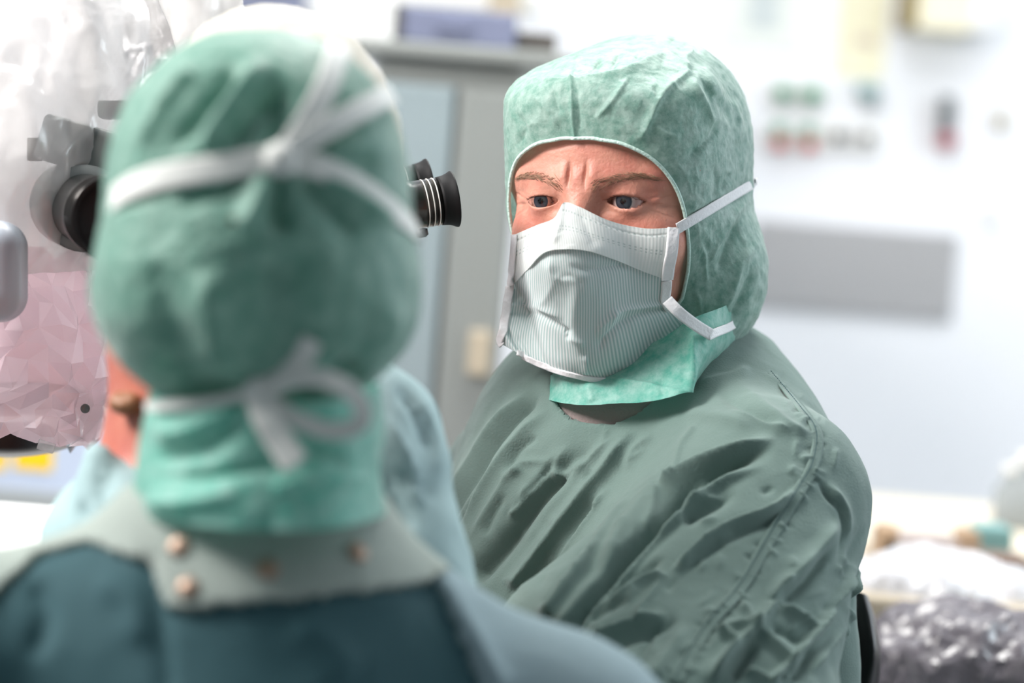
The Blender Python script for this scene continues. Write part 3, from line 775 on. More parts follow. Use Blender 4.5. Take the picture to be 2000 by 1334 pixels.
for _k in range(1, 63):                       # puckers where the sleeve is sewn in
    _n = np.array([_t[_k, 1], -_t[_k, 0]]); _s = 1 if _r.rand() < 0.6 else -1; _o = _c[_k] + _r.normal(0, 2, 2)
    _e = _o + _s * _n * _r.uniform(16, 34) + _t[_k] * _r.normal(0, 8)
    GOWN_FOLDS.append(([tuple(_o), tuple((_o + _e) / 2 + _r.normal(0, 2, 2)), tuple(_e)], _r.uniform(0.5, 1.3) * (1 if _r.rand() < 0.55 else -1), 4, 5, (0.05, 0.5)))
for _k in range(70):                          # small slack wrinkles, running down from shoulder and neck
    _o = np.array([_r.uniform(880, 1640), _r.uniform(830, 1300)]); _a = _r.normal(2.25, 0.28) if _o[0] < 1400 else _r.normal(2.15, 0.35)
    _L = _r.uniform(25, 75); _d = np.array([math.cos(_a), math.sin(_a)]) * _L
    GOWN_FOLDS.append(([tuple(_o), tuple(_o + _d * 0.5 + _r.normal(0, 4, 2)), tuple(_o + _d)], _r.uniform(0.5, 1.5) * (1 if _r.rand() < 0.6 else -1), _r.uniform(4, 8), _r.uniform(4, 8), (0.4, 0.4)))
def split_visible(v, q, n):
    """one finer level where the cloth faces the lens"""
    px, py, d = project(v); view = v - CAM; view /= np.linalg.norm(view, axis=1)[:, None]
    ok = ((view * n).sum(1) < 0.25) & (px > -60) & (px < 2060) & (py > -60) & (py < 1400)
    sel = ok[q].all(1); Q = q[sel]; keep = q[~sel]; N = len(v)
    e = np.sort(np.stack([Q, np.roll(Q, -1, 1)], -1).reshape(-1, 2), 1)
    ue, inv = np.unique(e[:, 0].astype(np.int64) * N + e[:, 1], return_inverse=True)
    em = 0.5 * (v[ue // N] + v[ue % N]); mid = inv.reshape(-1, 4) + N; ctr = np.arange(len(Q)) + N + len(ue)
    V = np.vstack([v, em, v[Q].mean(1)])
    F = [np.stack([Q[:, k], mid[:, k], ctr, mid[:, k - 1]], -1) for k in range(4)]
    return V, np.vstack([keep] + F)
def build_gown(name, sdf, lo, hi, h, folds, mat, parent, crump=(0.9, 14), fine=False, gain=1.0):
    v, q = surface_net(sdf, lo, hi, h); v = settle(sdf, v, 2); n = gradient(sdf, v, 1.5e-3)
    if fine: v, q = split_visible(v, q, n); v = settle(sdf, v, 1); n = gradient(sdf, v, 1.5e-3)
    off = gain * fold_offsets(v, n, folds) + crump[0] * 1e-3 * (fbm(v * crump[1], 3, 0.55) * 1.6 + 0.35 * ridged(v * crump[1] * 2.3 + 9, 2))
    v = v + n * off[:, None]
    return mesh_obj(name, v, q, mat, parent), v, n, q
_g = np.stack([SJ[k] for k in ('neck1', 'sl', 'sr', 'el', 'er', 'wl', 'wr', 'chest', 'waist')])
_lo, _hi = _g.min(0) - 0.18, _g.max(0) + 0.18; _lo[2] = SJ['waist'][2] - 0.05
gown, gv, gn, gq = build_gown('gown', gown_sdf_s, _lo, _hi, 0.0036, GOWN_FOLDS, M['gown'], surgeon, (1.5, 13), True, 1.6)
gown['label'] = 'creased sage green cotton gown'

def on_surface(pts_px, verts, normals, n=40, lift=0.0006):
    """a curve laid over a built cloth, found at the given picture points"""
    c = spline(pts_px, n); vx, vy, vd = project(verts)
    view = verts - CAM; view = view / np.linalg.norm(view, axis=1)[:, None]
    fr_ = (view * normals).sum(1) < -0.05
    P_, N_ = [], []
    for x, y in c:
        dd = (vx - x) ** 2 + (vy - y) ** 2 + np.where(fr_, 0, 1e9)
        i = np.argpartition(dd, 40)[:40]; i = i[vd[i] < vd[i].min() + 0.02]
        w = np.exp(-dd[i] / 60); w /= w.sum() + 1e-12
        P_.append(P(x, y, (vd[i] * w).sum())); N_.append((normals[i] * w[:, None]).sum(0))
    P_, N_ = np.array(P_), np.array(N_); N_ /= np.linalg.norm(N_, axis=1)[:, None]
    for _ in range(2):
        P_[1:-1] = (P_[:-2] + 2 * P_[1:-1] + P_[2:]) / 4; N_[1:-1] = (N_[:-2] + 2 * N_[1:-1] + N_[2:]) / 4
    return P_ + N_ * lift, N_
def seam(parent, px, verts, normals, width, mat, lift=0.0004, name='seam', n=60, thick=0.0006):
    a, b = on_surface(px, verts, normals, n, lift)
    v, f = ribbon(a, b, width, thick)
    return mesh_obj(name, v, f, mat, parent)
seam(gown, SLEEVE_SEAM, gv, gn, 0.0085, M['gown'], 0.0002, 'sleeve_seam', 90, 0.0005)
# stitching along the sleeve seam
a, b = on_surface([(x - 4, y - 3) for x, y in SLEEVE_SEAM], gv, gn, 160, 0.0016)
v, f = join([tube([a[i], a[i] * 0.45 + a[i + 1] * 0.55], 0.0003, 5) for i in range(0, 158)])
mesh_obj('stitching', v, f, M['gown_dark'], gown, kind='stuff')

# undershirt and neck of the gown
def shirt_sdf(p): return smax(cone(p, NB, NB + NU * 0.008, 0.0440, 0.0450), gown_sdf_s(p, False) + 0.0045, 0.003)
v, q = surface_net(shirt_sdf, NB - 0.075, NB + 0.075, 0.003); v = settle(shirt_sdf, v, 1); v = v + gradient(shirt_sdf, v) * (0.0007 * ridged(v * 70, 2))[:, None]
mesh_obj('undershirt', v, q, M['shirt'], surgeon, label='taupe undershirt collar')

def loft(rings, n, m_, closed=True):
    """rings: lists of (px, py, depth); a smooth sheet through them"""
    R = []
    for r in rings:
        w = P(*np.array(r, float).T)
        if closed:
            w = np.vstack([w[-2:], w, w[:3]]); k = len(w); q = spline(w, (k - 1) * 40 + 1)[80:81 + 40 * len(r)]
            x = np.linspace(0, len(q) - 1, n, endpoint=False); i = x.astype(int); R.append(q[i] + (q[i + 1] - q[i]) * (x - i)[:, None])
        else: R.append(spline(w, n))
    R = np.stack(R); out = np.stack([spline(R[:, i], m_) for i in range(n)], 0)
    return out, grid_faces(n, m_, closed)
def grid_normals(g, wrap):
    du = (np.roll(g, -1, 0) - np.roll(g, 1, 0)) if wrap else np.gradient(g, axis=0)
    n = np.cross(du, np.gradient(g, axis=1)); return n / (np.linalg.norm(n, axis=-1)[..., None] + 1e-12)
SK = [[(1075, 650, 2.050), (1100, 680, 2.045), (1140, 700, 2.012), (1210, 695, 2.002), (1290, 665, 1.992), (1350, 625, 1.985), (1395, 605, 2.000), (1430, 590, 2.040), (1446, 580, 2.090), (1440, 580, 2.140), (1380, 590, 2.180), (1280, 610, 2.180), (1170, 640, 2.160), (1095, 650, 2.110)],
      [(1046, 715, 2.060), (1076, 735, 2.030), (1130, 745, 1.990), (1200, 748, 1.980), (1275, 742, 1.972), (1345, 705, 1.970), (1390, 680, 1.990), (1425, 655, 2.040), (1450, 640, 2.090), (1440, 630, 2.150), (1380, 640, 2.190), (1280, 660, 2.190), (1170, 690, 2.170), (1062, 705, 2.120)],
      [(1046, 766, 2.060), (1072, 782, 2.012), (1130, 792, 1.980), (1200, 791, 1.965), (1280, 784, 1.957), (1338, 770, 1.956), (1362, 742, 2.002), (1400, 714, 2.040), (1450, 690, 2.090), (1440, 680, 2.160), (1380, 690, 2.200), (1280, 710, 2.200), (1170, 730, 2.180), (1062, 750, 2.130)]]
g, f = loft(SK, 240, 60); nn = grid_normals(g, True).reshape(-1, 3); gg = g.reshape(-1, 3)
if ((gg - SJ['neck0']) * nn).sum() < 0: nn = -nn; f = f[:, ::-1]
sko = fold_offsets(gg, nn, [([(1352, 640), (1350, 700), (1340, 768)], 5, 9, 5, (0.2, 0)), ([(1190, 742), (1260, 752), (1330, 768)], 2.5, 4, 10, (0.2, 0)),
    ([(1062, 728), (1110, 748), (1185, 757)], 2, 4, 8), ([(1320, 650), (1320, 700)], -1.2, 10, 10), ([(1375, 690), (1395, 650)], -1.0, 10, 10), ([(1400, 715), (1420, 670), (1445, 640)], 3, 7, 9), ([(1290, 740), (1300, 780)], -2, 8, 8), ([(1150, 755), (1160, 790)], 1.5, 8, 10)])
gg = gg + nn * (sko + 0.0011 * ridged(gg * 30, 2))[:, None]
sk = mesh_obj('cap_neck_flap', gg, f, M['hood'], cap, label='loose mint neck flap of the cap')

# ---- face mask
def mask_support(p):
    q = HS.loc(p); s = np.stack([np.abs(q[:, 0]), q[:, 1], q[:, 2]], -1)
    d = ellipsoid(q, (0, 0.03, -0.045), (0.064, 0.062, 0.085))
    d = smin(d, sphere(s, (0.046, 0.052, -0.03), 0.025), 0.03)
    d = smin(d, cone(q, (0, 0.083, 0.008), (0, 0.105, -0.034), 0.009, 0.016), 0.03)
    d = smin(d, cone(q, (0, 0.100, -0.040), (0, 0.082, -0.100), 0.022, 0.024), 0.045)
    return d
def patch(rows, nu, nv, sdf, lift, d0=1.75, d1=2.15, smooth=2):
    rows = np.array(rows, float); R = np.stack([spline(r, nu) for r in rows]); G = np.stack([spline(R[:, i], nv) for i in range(nu)])
    d = march(G[..., 0], G[..., 1], sdf, d0, d1)
    for _ in range(smooth):
        e = np.pad(d, 1, mode='edge'); d = (e[:-2, 1:-1] + e[2:, 1:-1] + e[1:-1, :-2] + e[1:-1, 2:] + 4 * d) / 8
    return G, d
UPPER = [[(1003, 459), (1045, 441), (1082, 426), (1102, 397), (1132, 404), (1190, 431), (1260, 446), (1322, 444)],
         [(1001, 492), (1043, 474), (1080, 460), (1098, 440), (1140, 448), (1195, 468), (1260, 484), (1318, 490)],
         [(998, 528), (1035, 500), (1068, 475), (1102, 465), (1146, 470), (1198, 487), (1258, 508), (1312, 520)],
         [(995, 563), (1030, 526), (1062, 494), (1104, 487), (1150, 491), (1200, 507), (1255, 530), (1308, 549)]]
LOWER = [[(997, 545), (1033, 508), (1064, 480), (1104, 474), (1150, 478), (1200, 494), (1255, 518), (1308, 538)],
         [(990, 580), (1030, 548), (1065, 525), (1108, 518), (1155, 525), (1205, 538), (1255, 553), (1306, 566)],
         [(985, 606), (1030, 600), (1070, 592), (1114, 585), (1160, 588), (1210, 590), (1258, 590), (1304, 587)],
         [(978, 648), (1020, 655), (1065, 655), (1115, 650), (1160, 650), (1215, 640), (1270, 622), (1320, 606)],
         [(974, 664), (1020, 688), (1065, 703), (1118, 709), (1165, 710), (1225, 692), (1282, 662), (1336, 624)],
         [(979, 672), (1025, 697), (1070, 718), (1120, 733), (1175, 743), (1230, 734), (1290, 696), (1346, 640)]]
def mask_mat(name, stripe, base, dark, nstripe, dots):
    mt, nt, b = new_mat(name); uv = nt.nodes.new('ShaderNodeUVMap'); sp = nt.nodes.new('ShaderNodeSeparateXYZ'); nt.links.new(uv.outputs[0], sp.inputs[0])
    def math_(op, a, bb=None, c=None):
        n = nt.nodes.new('ShaderNodeMath'); n.operation = op
        for i, x in enumerate((a, bb, c)):
            if x is None: continue
            if isinstance(x, (int, float)): n.inputs[i].default_value = x
            else: nt.links.new(x, n.inputs[i])
        return n.outputs[0]
    ph = math_('MULTIPLY', sp.outputs['X'], nstripe * 2 * math.pi)
    w = math_('MULTIPLY_ADD', math_('SINE', ph), 0.5, 0.5)
    mx = nt.nodes.new('ShaderNodeMix'); mx.data_type = 'RGBA'; mx.inputs['A'].default_value = base; mx.inputs['B'].default_value = dark
    nt.links.new(math_('MULTIPLY', w, stripe), mx.inputs['Factor']); col = mx.outputs['Result']
    if dots:
        tot = None
        for v0 in dots:
            row = math_('LESS_THAN', math_('ABSOLUTE', math_('SUBTRACT', sp.outputs['Y'], v0)), 0.016)
            dash = math_('GREATER_THAN', math_('SINE', math_('MULTIPLY', sp.outputs['X'], 42 * 2 * math.pi)), 0.25)
            r = math_('MULTIPLY', row, dash); tot = r if tot is None else math_('MAXIMUM', tot, r)
        m2 = nt.nodes.new('ShaderNodeMix'); m2.data_type = 'RGBA'; nt.links.new(math_('MULTIPLY', tot, 0.55), m2.inputs['Factor'])
        nt.links.new(col, m2.inputs['A']); m2.inputs['B'].default_value = lin(150, 170, 166); col = m2.outputs['Result']
    nt.links.new(col, b.inputs['Base Color']); setp(b, Roughness=0.7); b.inputs['Sheen Weight'].default_value = 0.2
    bp = nt.nodes.new('ShaderNodeBump'); bp.inputs['Strength'].default_value = 0.2; bp.inputs['Distance'].default_value = 0.0004
    nt.links.new(w, bp.inputs['Height']); nt.links.new(bp.outputs['Normal'], b.inputs['Normal'])
    tr = nt.nodes.new('ShaderNodeBsdfTranslucent'); nt.links.new(col, tr.inputs['Color'])
    ms = nt.nodes.new('ShaderNodeMixShader'); ms.inputs[0].default_value = 0.25
    nt.links.new(b.outputs[0], ms.inputs[1]); nt.links.new(tr.outputs[0], ms.inputs[2]); nt.links.new(ms.outputs[0], nt.nodes['Material Output'].inputs['Surface'])
    return mt
M['mask_up'] = mask_mat('mask_upper_band', 0.35, lin(232, 236, 234), lin(200, 216, 212), 62, (0.12, 0.36, 0.43))
M['mask_lo'] = mask_mat('mask_striped_cloth', 0.85, lin(234, 238, 238), lin(156, 190, 188), 62, None)
mask = thing('face_mask', HS.wld((0, 0.1, -0.04)), 'x', 'mask')
for k in ('label', 'category'): del mask[k]
mask.parent = surgeon; mask.matrix_parent_inverse = surgeon.matrix_world.inverted(); mask['label'] = 'pleated white and pale green striped face mask'
def mask_panel(name, rows, lift, mat, folds):
    nu, nv = 220, 110
    G, d = patch(rows, nu, nv, mask_support, 0, smooth=30)
    d = d - lift; pts = P(G[..., 0], G[..., 1], d); n = grid_normals(pts, False).reshape(-1, 3); pts = pts.reshape(-1, 3)
    view = pts - CAM
    if (n * view).sum() > 0: n = -n; fl = True
    else: fl = False
    off = fold_offsets(pts, n, folds)
    pts = pts + n * (off + 0.0004 * fbm(pts * 60, 2))[:, None]
    u, vv = np.meshgrid(np.linspace(0, 1, nu), np.linspace(0, 1, nv), indexing='ij')
    back = pts - n * 0.0011
    V = np.vstack([pts, back]); f0 = grid_faces(nu, nv, False, fl).tolist(); N = len(pts)
    f1 = [[i + N for i in q[::-1]] for q in f0]
    rim = [i * nv for i in range(nu)] + [(nu - 1) * nv + j for j in range(1, nv)] + [i * nv + nv - 1 for i in range(nu - 2, -1, -1)] + [j for j in range(nv - 2, 0, -1)]
    f2 = [[rim[i], rim[(i + 1) % len(rim)], rim[(i + 1) % len(rim)] + N, rim[i] + N] for i in range(len(rim))]
    if fl: pass
    UV = np.stack([u.ravel(), vv.ravel()], -1)
    o = mesh_obj(name, V, f0 + f1 + f2, mat, mask, uv=np.vstack([UV, UV]))
    return pts.reshape(nu, nv, 3), pts, n
GU, mu_v, mu_n = mask_panel('upper_band', UPPER, 0.0035, M['mask_up'], [([(1100, 398), (1094, 440), (1080, 480)], 1.8, 6, 8, (0, 0.2)), ([(1128, 404), (1150, 450), (1165, 490)], -1.2, 14, 14),
    ([(1010, 470), (1060, 448), (1088, 436), (1102, 412), (1140, 420), (1200, 446), (1262, 460), (1316, 456)], -0.5, 2, 2, (0, 0))])
GL, ml_v, ml_n = mask_panel('lower_panel', LOWER, 0.0, M['mask_lo'], [
    ([(1120, 500), (1128, 560), (1122, 640), (1150, 735)], 3, 24, 16), ([(1070, 500), (1082, 540), (1125, 545)], 2, 8, 10),
    ([(1108, 512), (1140, 528), (1200, 520), (1230, 515)], -2.2, 10, 8), ([(1085, 545), (1120, 540), (1140, 560)], -1.5, 7, 7),
    ([(1002, 608), (1050, 614), (1100, 640), (1120, 648)], -2.6, 5, 7, (0, 0.2)), ([(1000, 598), (1050, 602), (1105, 626)], 2.2, 9, 4, (0, 0.3)),
    ([(1303, 592), (1255, 600), (1215, 606), (1185, 625), (1160, 655)], 2.4, 10, 5, (0, 0.2)), ([(1302, 604), (1240, 618), (1190, 650), (1165, 690)], -2.6, 7, 9, (0, 0.2)),
    ([(1100, 645), (1112, 652), (1104, 660)], -1.8, 4, 4), ([(1110, 655), (1145, 672)], 1.8, 7, 6), ([(1145, 690), (1146, 735)], 1.8, 3, 10),
    ([(1342, 622), (1300, 655), (1250, 700), (1195, 730)], 1.6, 4, 6), ([(1205, 600), (1190, 640), (1165, 660)], 1.4, 7, 7),
    ([(1085, 540), (1060, 590), (1010, 600)], 1.2, 10, 14)])
mseam = lambda name, px, vv, nn_, w, lift, n=50: seam(mask, px, vv, nn_, w, M['strap'], lift, name, n, 0.0008)
def binding(name, line, inner, w, lift=0.0010):
    k = np.ones(9) / 9; sm = lambda a_: np.stack([np.convolve(np.pad(a_[:, i], 4, mode='edge'), k, 'valid') for i in range(3)], -1)
    line, inner = sm(line), sm(inner); t_ = np.gradient(line, axis=0); n_ = np.cross(t_, inner - line); n_ /= np.linalg.norm(n_, axis=1)[:, None]
    n_ = np.where(((n_ * TOC).sum(1) < 0)[:, None], -n_, n_)
    v, f = ribbon(line * 0.6 + inner * 0.4 + n_ * lift, n_, w, 0.0007); mesh_obj(name, v, f, M['strap'], mask)
binding('side_binding', GU[-1], GU[-10], 0.0085); binding('side_binding', GL[-1, 8:62], GL[-10, 8:62], 0.0075)
binding('side_binding', GU[0], GU[6], 0.005); binding('side_binding', GL[0, 10:], GL[7, 10:], 0.006)
binding('bottom_hem', GL[20:, -1], GL[20:, -4], 0.0042, 0.0008)
def strap_over(parent, px, sdf, width, lift, mat, name='strap', n=50, d0=1.7, d1=2.25):
    c = spline(px, n); d = march(c[:, 0], c[:, 1], sdf, d0, d1); p = P(c[:, 0], c[:, 1], d)
    nn_ = gradient(sdf, p); k = np.ones(7) / 7
    p = np.stack([np.convolve(np.pad(p[:, i], 3, mode='edge'), k, 'valid') for i in range(3)], -1)
    v, f = ribbon(p + nn_ * lift, nn_, width, 0.0005)
    return mesh_obj(name, v, f, mat, parent)
strap_over(mask, [(1318, 447), (1350, 428), (1400, 398), (1440, 374), (1464, 360), (1474, 354)], cap_sdf, 0.0078, 0.0018, M['strap'])
v_ = P(*np.array([(1303, 586, 1.958), (1322, 606, 1.957), (1345, 625, 1.962), (1368, 641, 1.97), (1390, 654, 1.978)], float).T); c_ = spline(v_, 30)
v, f = ribbon(c_, np.tile(TOC + RT * 0.35, (30, 1)), 0.0082, 0.0005); mesh_obj('strap', v, f, M['strap'], mask)
v_ = P(*np.array([(1384, 656, 1.976), (1402, 648, 1.99), (1422, 640, 2.02), (1446, 626, 2.06)], float).T); c_ = spline(v_, 30)
v, f = ribbon(c_, np.tile(TOC + RT * 0.5, (30, 1)), 0.0062, 0.0005); mesh_obj('strap', v, f, M['strap'], mask)

# ------------------------------------------------------------------ person in the foreground, seen from behind
HF = Frame(182, 3, 0, P(508, 470, 1.52))
def plain_head(q):
    d = ellipsoid(q, (0, -0.006, 0.016), (0.068, 0.083, 0.078))
    d = smin(d, ellipsoid(q, (0, 0.03, -0.04), (0.058, 0.056, 0.078)), 0.03)
    d = smin(d, cone(q, (0, 0.082, 0.010), (0, 0.104, -0.036), 0.0065, 0.0125), 0.011)
    s = np.stack([np.abs(q[:, 0]), q[:, 1], q[:, 2]], -1)
    d = smax(d, -ellipsoid(s, (0.031, 0.099, -0.001), (0.019, 0.0165, 0.0115)), 0.012)
    return smin(d, sphere(q, (0, 0.066, -0.104), 0.018), 0.03)
FJ = dict(neck0=P(505, 720, 1.52), neck1=P(500, 1110, 1.53), sl=P(-170, 1350, 1.50), sr=P(1085, 1500, 1.56), el=P(-330, 2200, 1.42), er=P(1330, 2350, 1.60),
          wl=P(-100, 2300, 1.68), wr=P(1000, 2500, 1.80), chest=P(470, 1600, 1.55), waist=P(470, 2600, 1.56))
FJ['hipl'] = FJ['waist'] - RT * 0.09; FJ['hipr'] = FJ['waist'] + RT * 0.09
FJ['face'] = np.array([-0.35, 0.94, 0.0]); standing(FJ)
near = thing('person', (FJ['waist'][0], FJ['waist'][1], 0), 'person in green cap with white ties seen from behind, blurred in the foreground', 'person', 'operating team')
build_body('body', FJ, HF, plain_head, M['skin'], near, 0.013)
def cap_near_local(q):
    d = ellipsoid(q, (0, -0.005, 0.022), (0.0775, 0.098, 0.087), 2.15)
    return smin(d, ellipsoid(q, (0, -0.012, -0.028), (0.0845, 0.095, 0.064)), 0.02)
NEAR_FOLDS = [([(480, 130), (420, 200), (330, 310)], -5, 16, 20), ([(560, 150), (500, 220), (440, 310)], -6, 18, 18), ([(520, 120), (450, 210), (390, 310)], 5, 14, 14),
    ([(545, 160), (540, 230), (545, 300)], -7, 26, 26), ([(400, 130), (330, 210), (280, 310)], 4, 14, 18), ([(640, 180), (600, 250), (560, 300)], -5, 16, 16),
    ([(700, 210), (640, 270), (570, 305)], -6, 18, 18), ([(760, 330), (660, 315), (570, 315)], -4, 20, 20), ([(540, 330), (500, 400), (470, 460)], 5, 20, 20),
    ([(545, 330), (540, 400), (560, 470)], -6, 18, 22), ([(570, 330), (640, 400), (700, 470)], -5, 20, 22), ([(600, 330), (690, 380), (780, 460)], 5, 20, 16), ([(500, 335), (420, 380), (340, 400)], -4, 16, 16),
    ([(240, 390), (400, 335), (540, 312), (690, 360), (815, 460)], -6, 16, 16, (0, 0)),
    ([(540, 480), (530, 600), (560, 720)], -6, 60, 60), ([(300, 500), (330, 600), (380, 720)], -3, 30, 30), ([(400, 520), (420, 620), (450, 740)], 4, 30, 30),
    ([(300, 690), (380, 745), (470, 765)], -6, 18, 18), ([(700, 690), (640, 745), (540, 765)], -6, 18, 18), ([(760, 560), (740, 680), (700, 750)], 4, 28, 28)]
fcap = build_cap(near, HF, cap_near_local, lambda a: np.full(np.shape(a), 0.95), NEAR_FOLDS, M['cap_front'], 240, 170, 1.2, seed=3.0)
fcap['label'] = 'puffy green nonwoven cap gathered at the back'
cap_near = lambda p: cap_near_local(HF.loc(p))
NK = [[(300, 760, 1.52), (340, 775, 1.475), (430, 790, 1.452), (520, 792, 1.447), (620, 785, 1.452), (700, 770, 1.475), (735, 755, 1.52), (690, 740, 1.57), (520, 730, 1.59), (350, 745, 1.57)],
      [(280, 850, 1.52), (325, 860, 1.475), (430, 870, 1.448), (520, 872, 1.443), (630, 868, 1.448), (710, 855, 1.475), (745, 840, 1.52), (700, 830, 1.57), (520, 825, 1.59), (330, 835, 1.57)],
      [(268, 925, 1.52), (315, 940, 1.47), (430, 950, 1.443), (520, 953, 1.438), (630, 950, 1.443), (705, 935, 1.47), (738, 920, 1.52), (700, 905, 1.57), (520, 900, 1.59), (320, 910, 1.57)],
      [(258, 990, 1.52), (312, 1015, 1.467), (430, 1030, 1.44), (520, 1036, 1.435), (630, 1034, 1.44), (712, 1018, 1.467), (748, 1000, 1.52), (710, 980, 1.58), (520, 970, 1.6), (312, 975, 1.58)]]
g, f = loft(NK, 200, 70); nn = grid_normals(g, True).reshape(-1, 3); gg = g.reshape(-1, 3)
if ((gg - FJ['neck0']) * nn).sum() < 0: nn = -nn; f = f[:, ::-1]
off = fold_offsets(gg, nn, [([(290, 900), (400, 880), (500, 800)], -5, 18, 18), ([(280, 930), (420, 930), (560, 900), (720, 870)], -5, 14, 14), ([(290, 850), (380, 840), (480, 790)], 5, 16, 16),
    ([(280, 980), (360, 985), (480, 960)], 6, 20, 20), ([(560, 800), (620, 880), (700, 930)], -4, 16, 16), ([(520, 960), (600, 940), (730, 930)], 4, 18, 18), ([(500, 1000), (520, 1060)], -4, 24, 24)])
gg = gg + nn * (off + 0.0015 * ridged(gg * 22, 2))[:, None]
mesh_obj('cap_neck_flap', gg, f, M['hood'], fcap, label='bright mint neck flap of the cap')

fmask = bpy.data.objects.new('face_mask', None); COL.objects.link(fmask); fmask.parent = near; fmask.matrix_parent_inverse = near.matrix_world.inverted(); fmask['label'] = 'white ties of a face mask knotted behind the head'
strap_over(fmask, [(225, 395), (262, 368), (330, 345), (430, 330), (548, 310)], cap_near, 0.0135, 0.003, M['strap_near'], 'tie', d0=1.2, d1=1.56)
strap_over(fmask, [(545, 312), (620, 328), (710, 375), (780, 430), (815, 470)], cap_near, 0.0125, 0.003, M['strap_near'], 'tie', d0=1.2, d1=1.56)
strap_over(fmask, [(548, 312), (590, 250), (622, 190), (640, 140), (652, 105)], cap_near, 0.0125, 0.007, M['strap_near'], 'tie_end', d0=1.2, d1=1.56)
strap_over(fmask, [(548, 312), (600, 275), (670, 235), (745, 195)], cap_near, 0.0115, 0.008, M['strap_near'], 'tie_end', d0=1.2, d1=1.56)
v, f = lathe(P(548, 311, march(548., 311., cap_near, 1.2, 1.56) - 0.006), TOC, [(-0.006, 0.004), (-0.003, 0.008), (0.001, 0.009), (0.005, 0.006), (0.006, 0.001)], 16)
mesh_obj('knot', v, f, M['strap_near'], fmask)
def free_ribbon(parent, pts, width, mat, name, tilt=(0, 0, 0), n=40):
    c = spline(P(*np.array(pts, float).T), n); v, f = ribbon(c, np.tile(TOC + np.array(tilt), (n, 1)), width, 0.0005)
    return mesh_obj(name, v, f, mat, parent)
free_ribbon(fmask, [(505, 765, 1.438), (555, 738, 1.434), (588, 705, 1.43), (610, 665, 1.425)], 0.011, M['strap_near'], 'tie_end')
free_ribbon(fmask, [(502, 765, 1.438), (520, 815, 1.43), (545, 860, 1.428), (578, 908, 1.425)], 0.0145, M['strap_near'], 'tie_end')
free_ribbon(fmask, [(505, 765, 1.438), (580, 738, 1.425), (650, 745, 1.418), (700, 780, 1.42), (705, 825, 1.425), (650, 842, 1.43), (570, 815, 1.434), (508, 770, 1.438)], 0.0095, M['strap_near'], 'tie_loop', tilt=UP * 0.3, n=80)
free_ribbon(fmask, [(285, 796, 1.51), (330, 792, 1.470), (420, 784, 1.450), (505, 765, 1.440)], 0.0055, M['strap_near'], 'tie')
v, f = lathe(P(505, 765, 1.438), TOC, [(-0.006, 0.004), (-0.003, 0.007), (0.001, 0.008), (0.005, 0.005), (0.006, 0.001)], 16)
mesh_obj('knot', v, f, M['strap_near'], fmask)

def gown_near(p):
    J = FJ
    d = cone(p, P(480, 1170, 1.53), J['sl'], 0.046, 0.060)
    d = smin(d, cone(p, P(540, 1170, 1.53), J['sr'], 0.046, 0.062), 0.05)
    d = smin(d, cone(p, P(500, 1050, 1.53), P(490, 1300, 1.53), 0.062, 0.085), 0.05)
    d = smin(d, cone(p, J['chest'], J['waist'], 0.135, 0.15), 0.07)
    d = smin(d, cone(p, J['sl'], J['el'], 0.064, 0.07), 0.03); d = smin(d, cone(p, J['sr'], J['er'], 0.064, 0.07), 0.03)
    d = smin(d, cone(p, J['el'], J['wl'], 0.066, 0.05), 0.03); d = smin(d, cone(p, J['er'], J['wr'], 0.066, 0.05), 0.03)
    u_ = (J['neck0'] - J['neck1']); u_ = u_ / np.linalg.norm(u_)
    return smax(d, -cone(p, J['neck1'] + u_ * 0.045, J['neck0'] + u_ * 0.1, 0.060, 0.078), 0.010)
_g = np.stack([FJ[k] for k in ('neck1', 'sl', 'sr', 'el', 'er', 'wl', 'wr', 'chest', 'waist')])
_lo, _hi = _g.min(0) - 0.18, _g.max(0) + 0.18; _lo[2] = FJ['waist'][2] - 0.02
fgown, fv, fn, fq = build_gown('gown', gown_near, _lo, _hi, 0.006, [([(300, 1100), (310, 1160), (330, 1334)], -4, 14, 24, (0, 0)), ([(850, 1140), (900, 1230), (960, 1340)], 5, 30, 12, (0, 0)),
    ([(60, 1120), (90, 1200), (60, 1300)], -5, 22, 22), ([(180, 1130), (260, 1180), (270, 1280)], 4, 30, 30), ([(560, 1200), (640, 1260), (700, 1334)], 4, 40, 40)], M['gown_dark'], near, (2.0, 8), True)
fgown['label'] = 'dark teal back of a gown, shade painted in'
def in_poly(px, py, poly):
    c = np.zeros(len(px), bool); n = len(poly)
    for i in range(n):
        (x0, y0), (x1, y1) = poly[i], poly[(i + 1) % n]
        c ^= ((y0 > py) != (y1 > py)) & (px < (x1 - x0) * (py - y0) / (y1 - y0 + 1e-9) + x0)
    return c
def cloth_piece(name, v, n, q, poly, lift, mat, parent, label=None):
    """a second layer laid over a gown, bounded by an outline, with its own thickness"""
    px, py, d = project(v); view = v - CAM
    ins = in_poly(px, py, poly) & ((view * n).sum(1) < 0.3 * np.linalg.norm(view, axis=1))
    Q = q[ins[q].sum(1) >= 2]; ids = np.unique(Q); mp = np.full(len(v), -1); mp[ids] = np.arange(len(ids)); Q = mp[Q]; N = len(ids)
    top = v[ids] + n[ids] * lift; bot = v[ids] - n[ids] * 0.001
    e = np.stack([Q, np.roll(Q, -1, 1)], -1).reshape(-1, 2); key = np.sort(e, 1)
    _, inv, cnt = np.unique(key[:, 0] * N + key[:, 1], return_inverse=True, return_counts=True)
    rim = e[cnt[inv] == 1]
    F = Q.tolist() + [[int(b_), int(a_), int(a_) + N, int(b_) + N] for a_, b_ in rim]
    return mesh_obj(name, np.vstack([top, bot]), F, mat, parent, label=label)
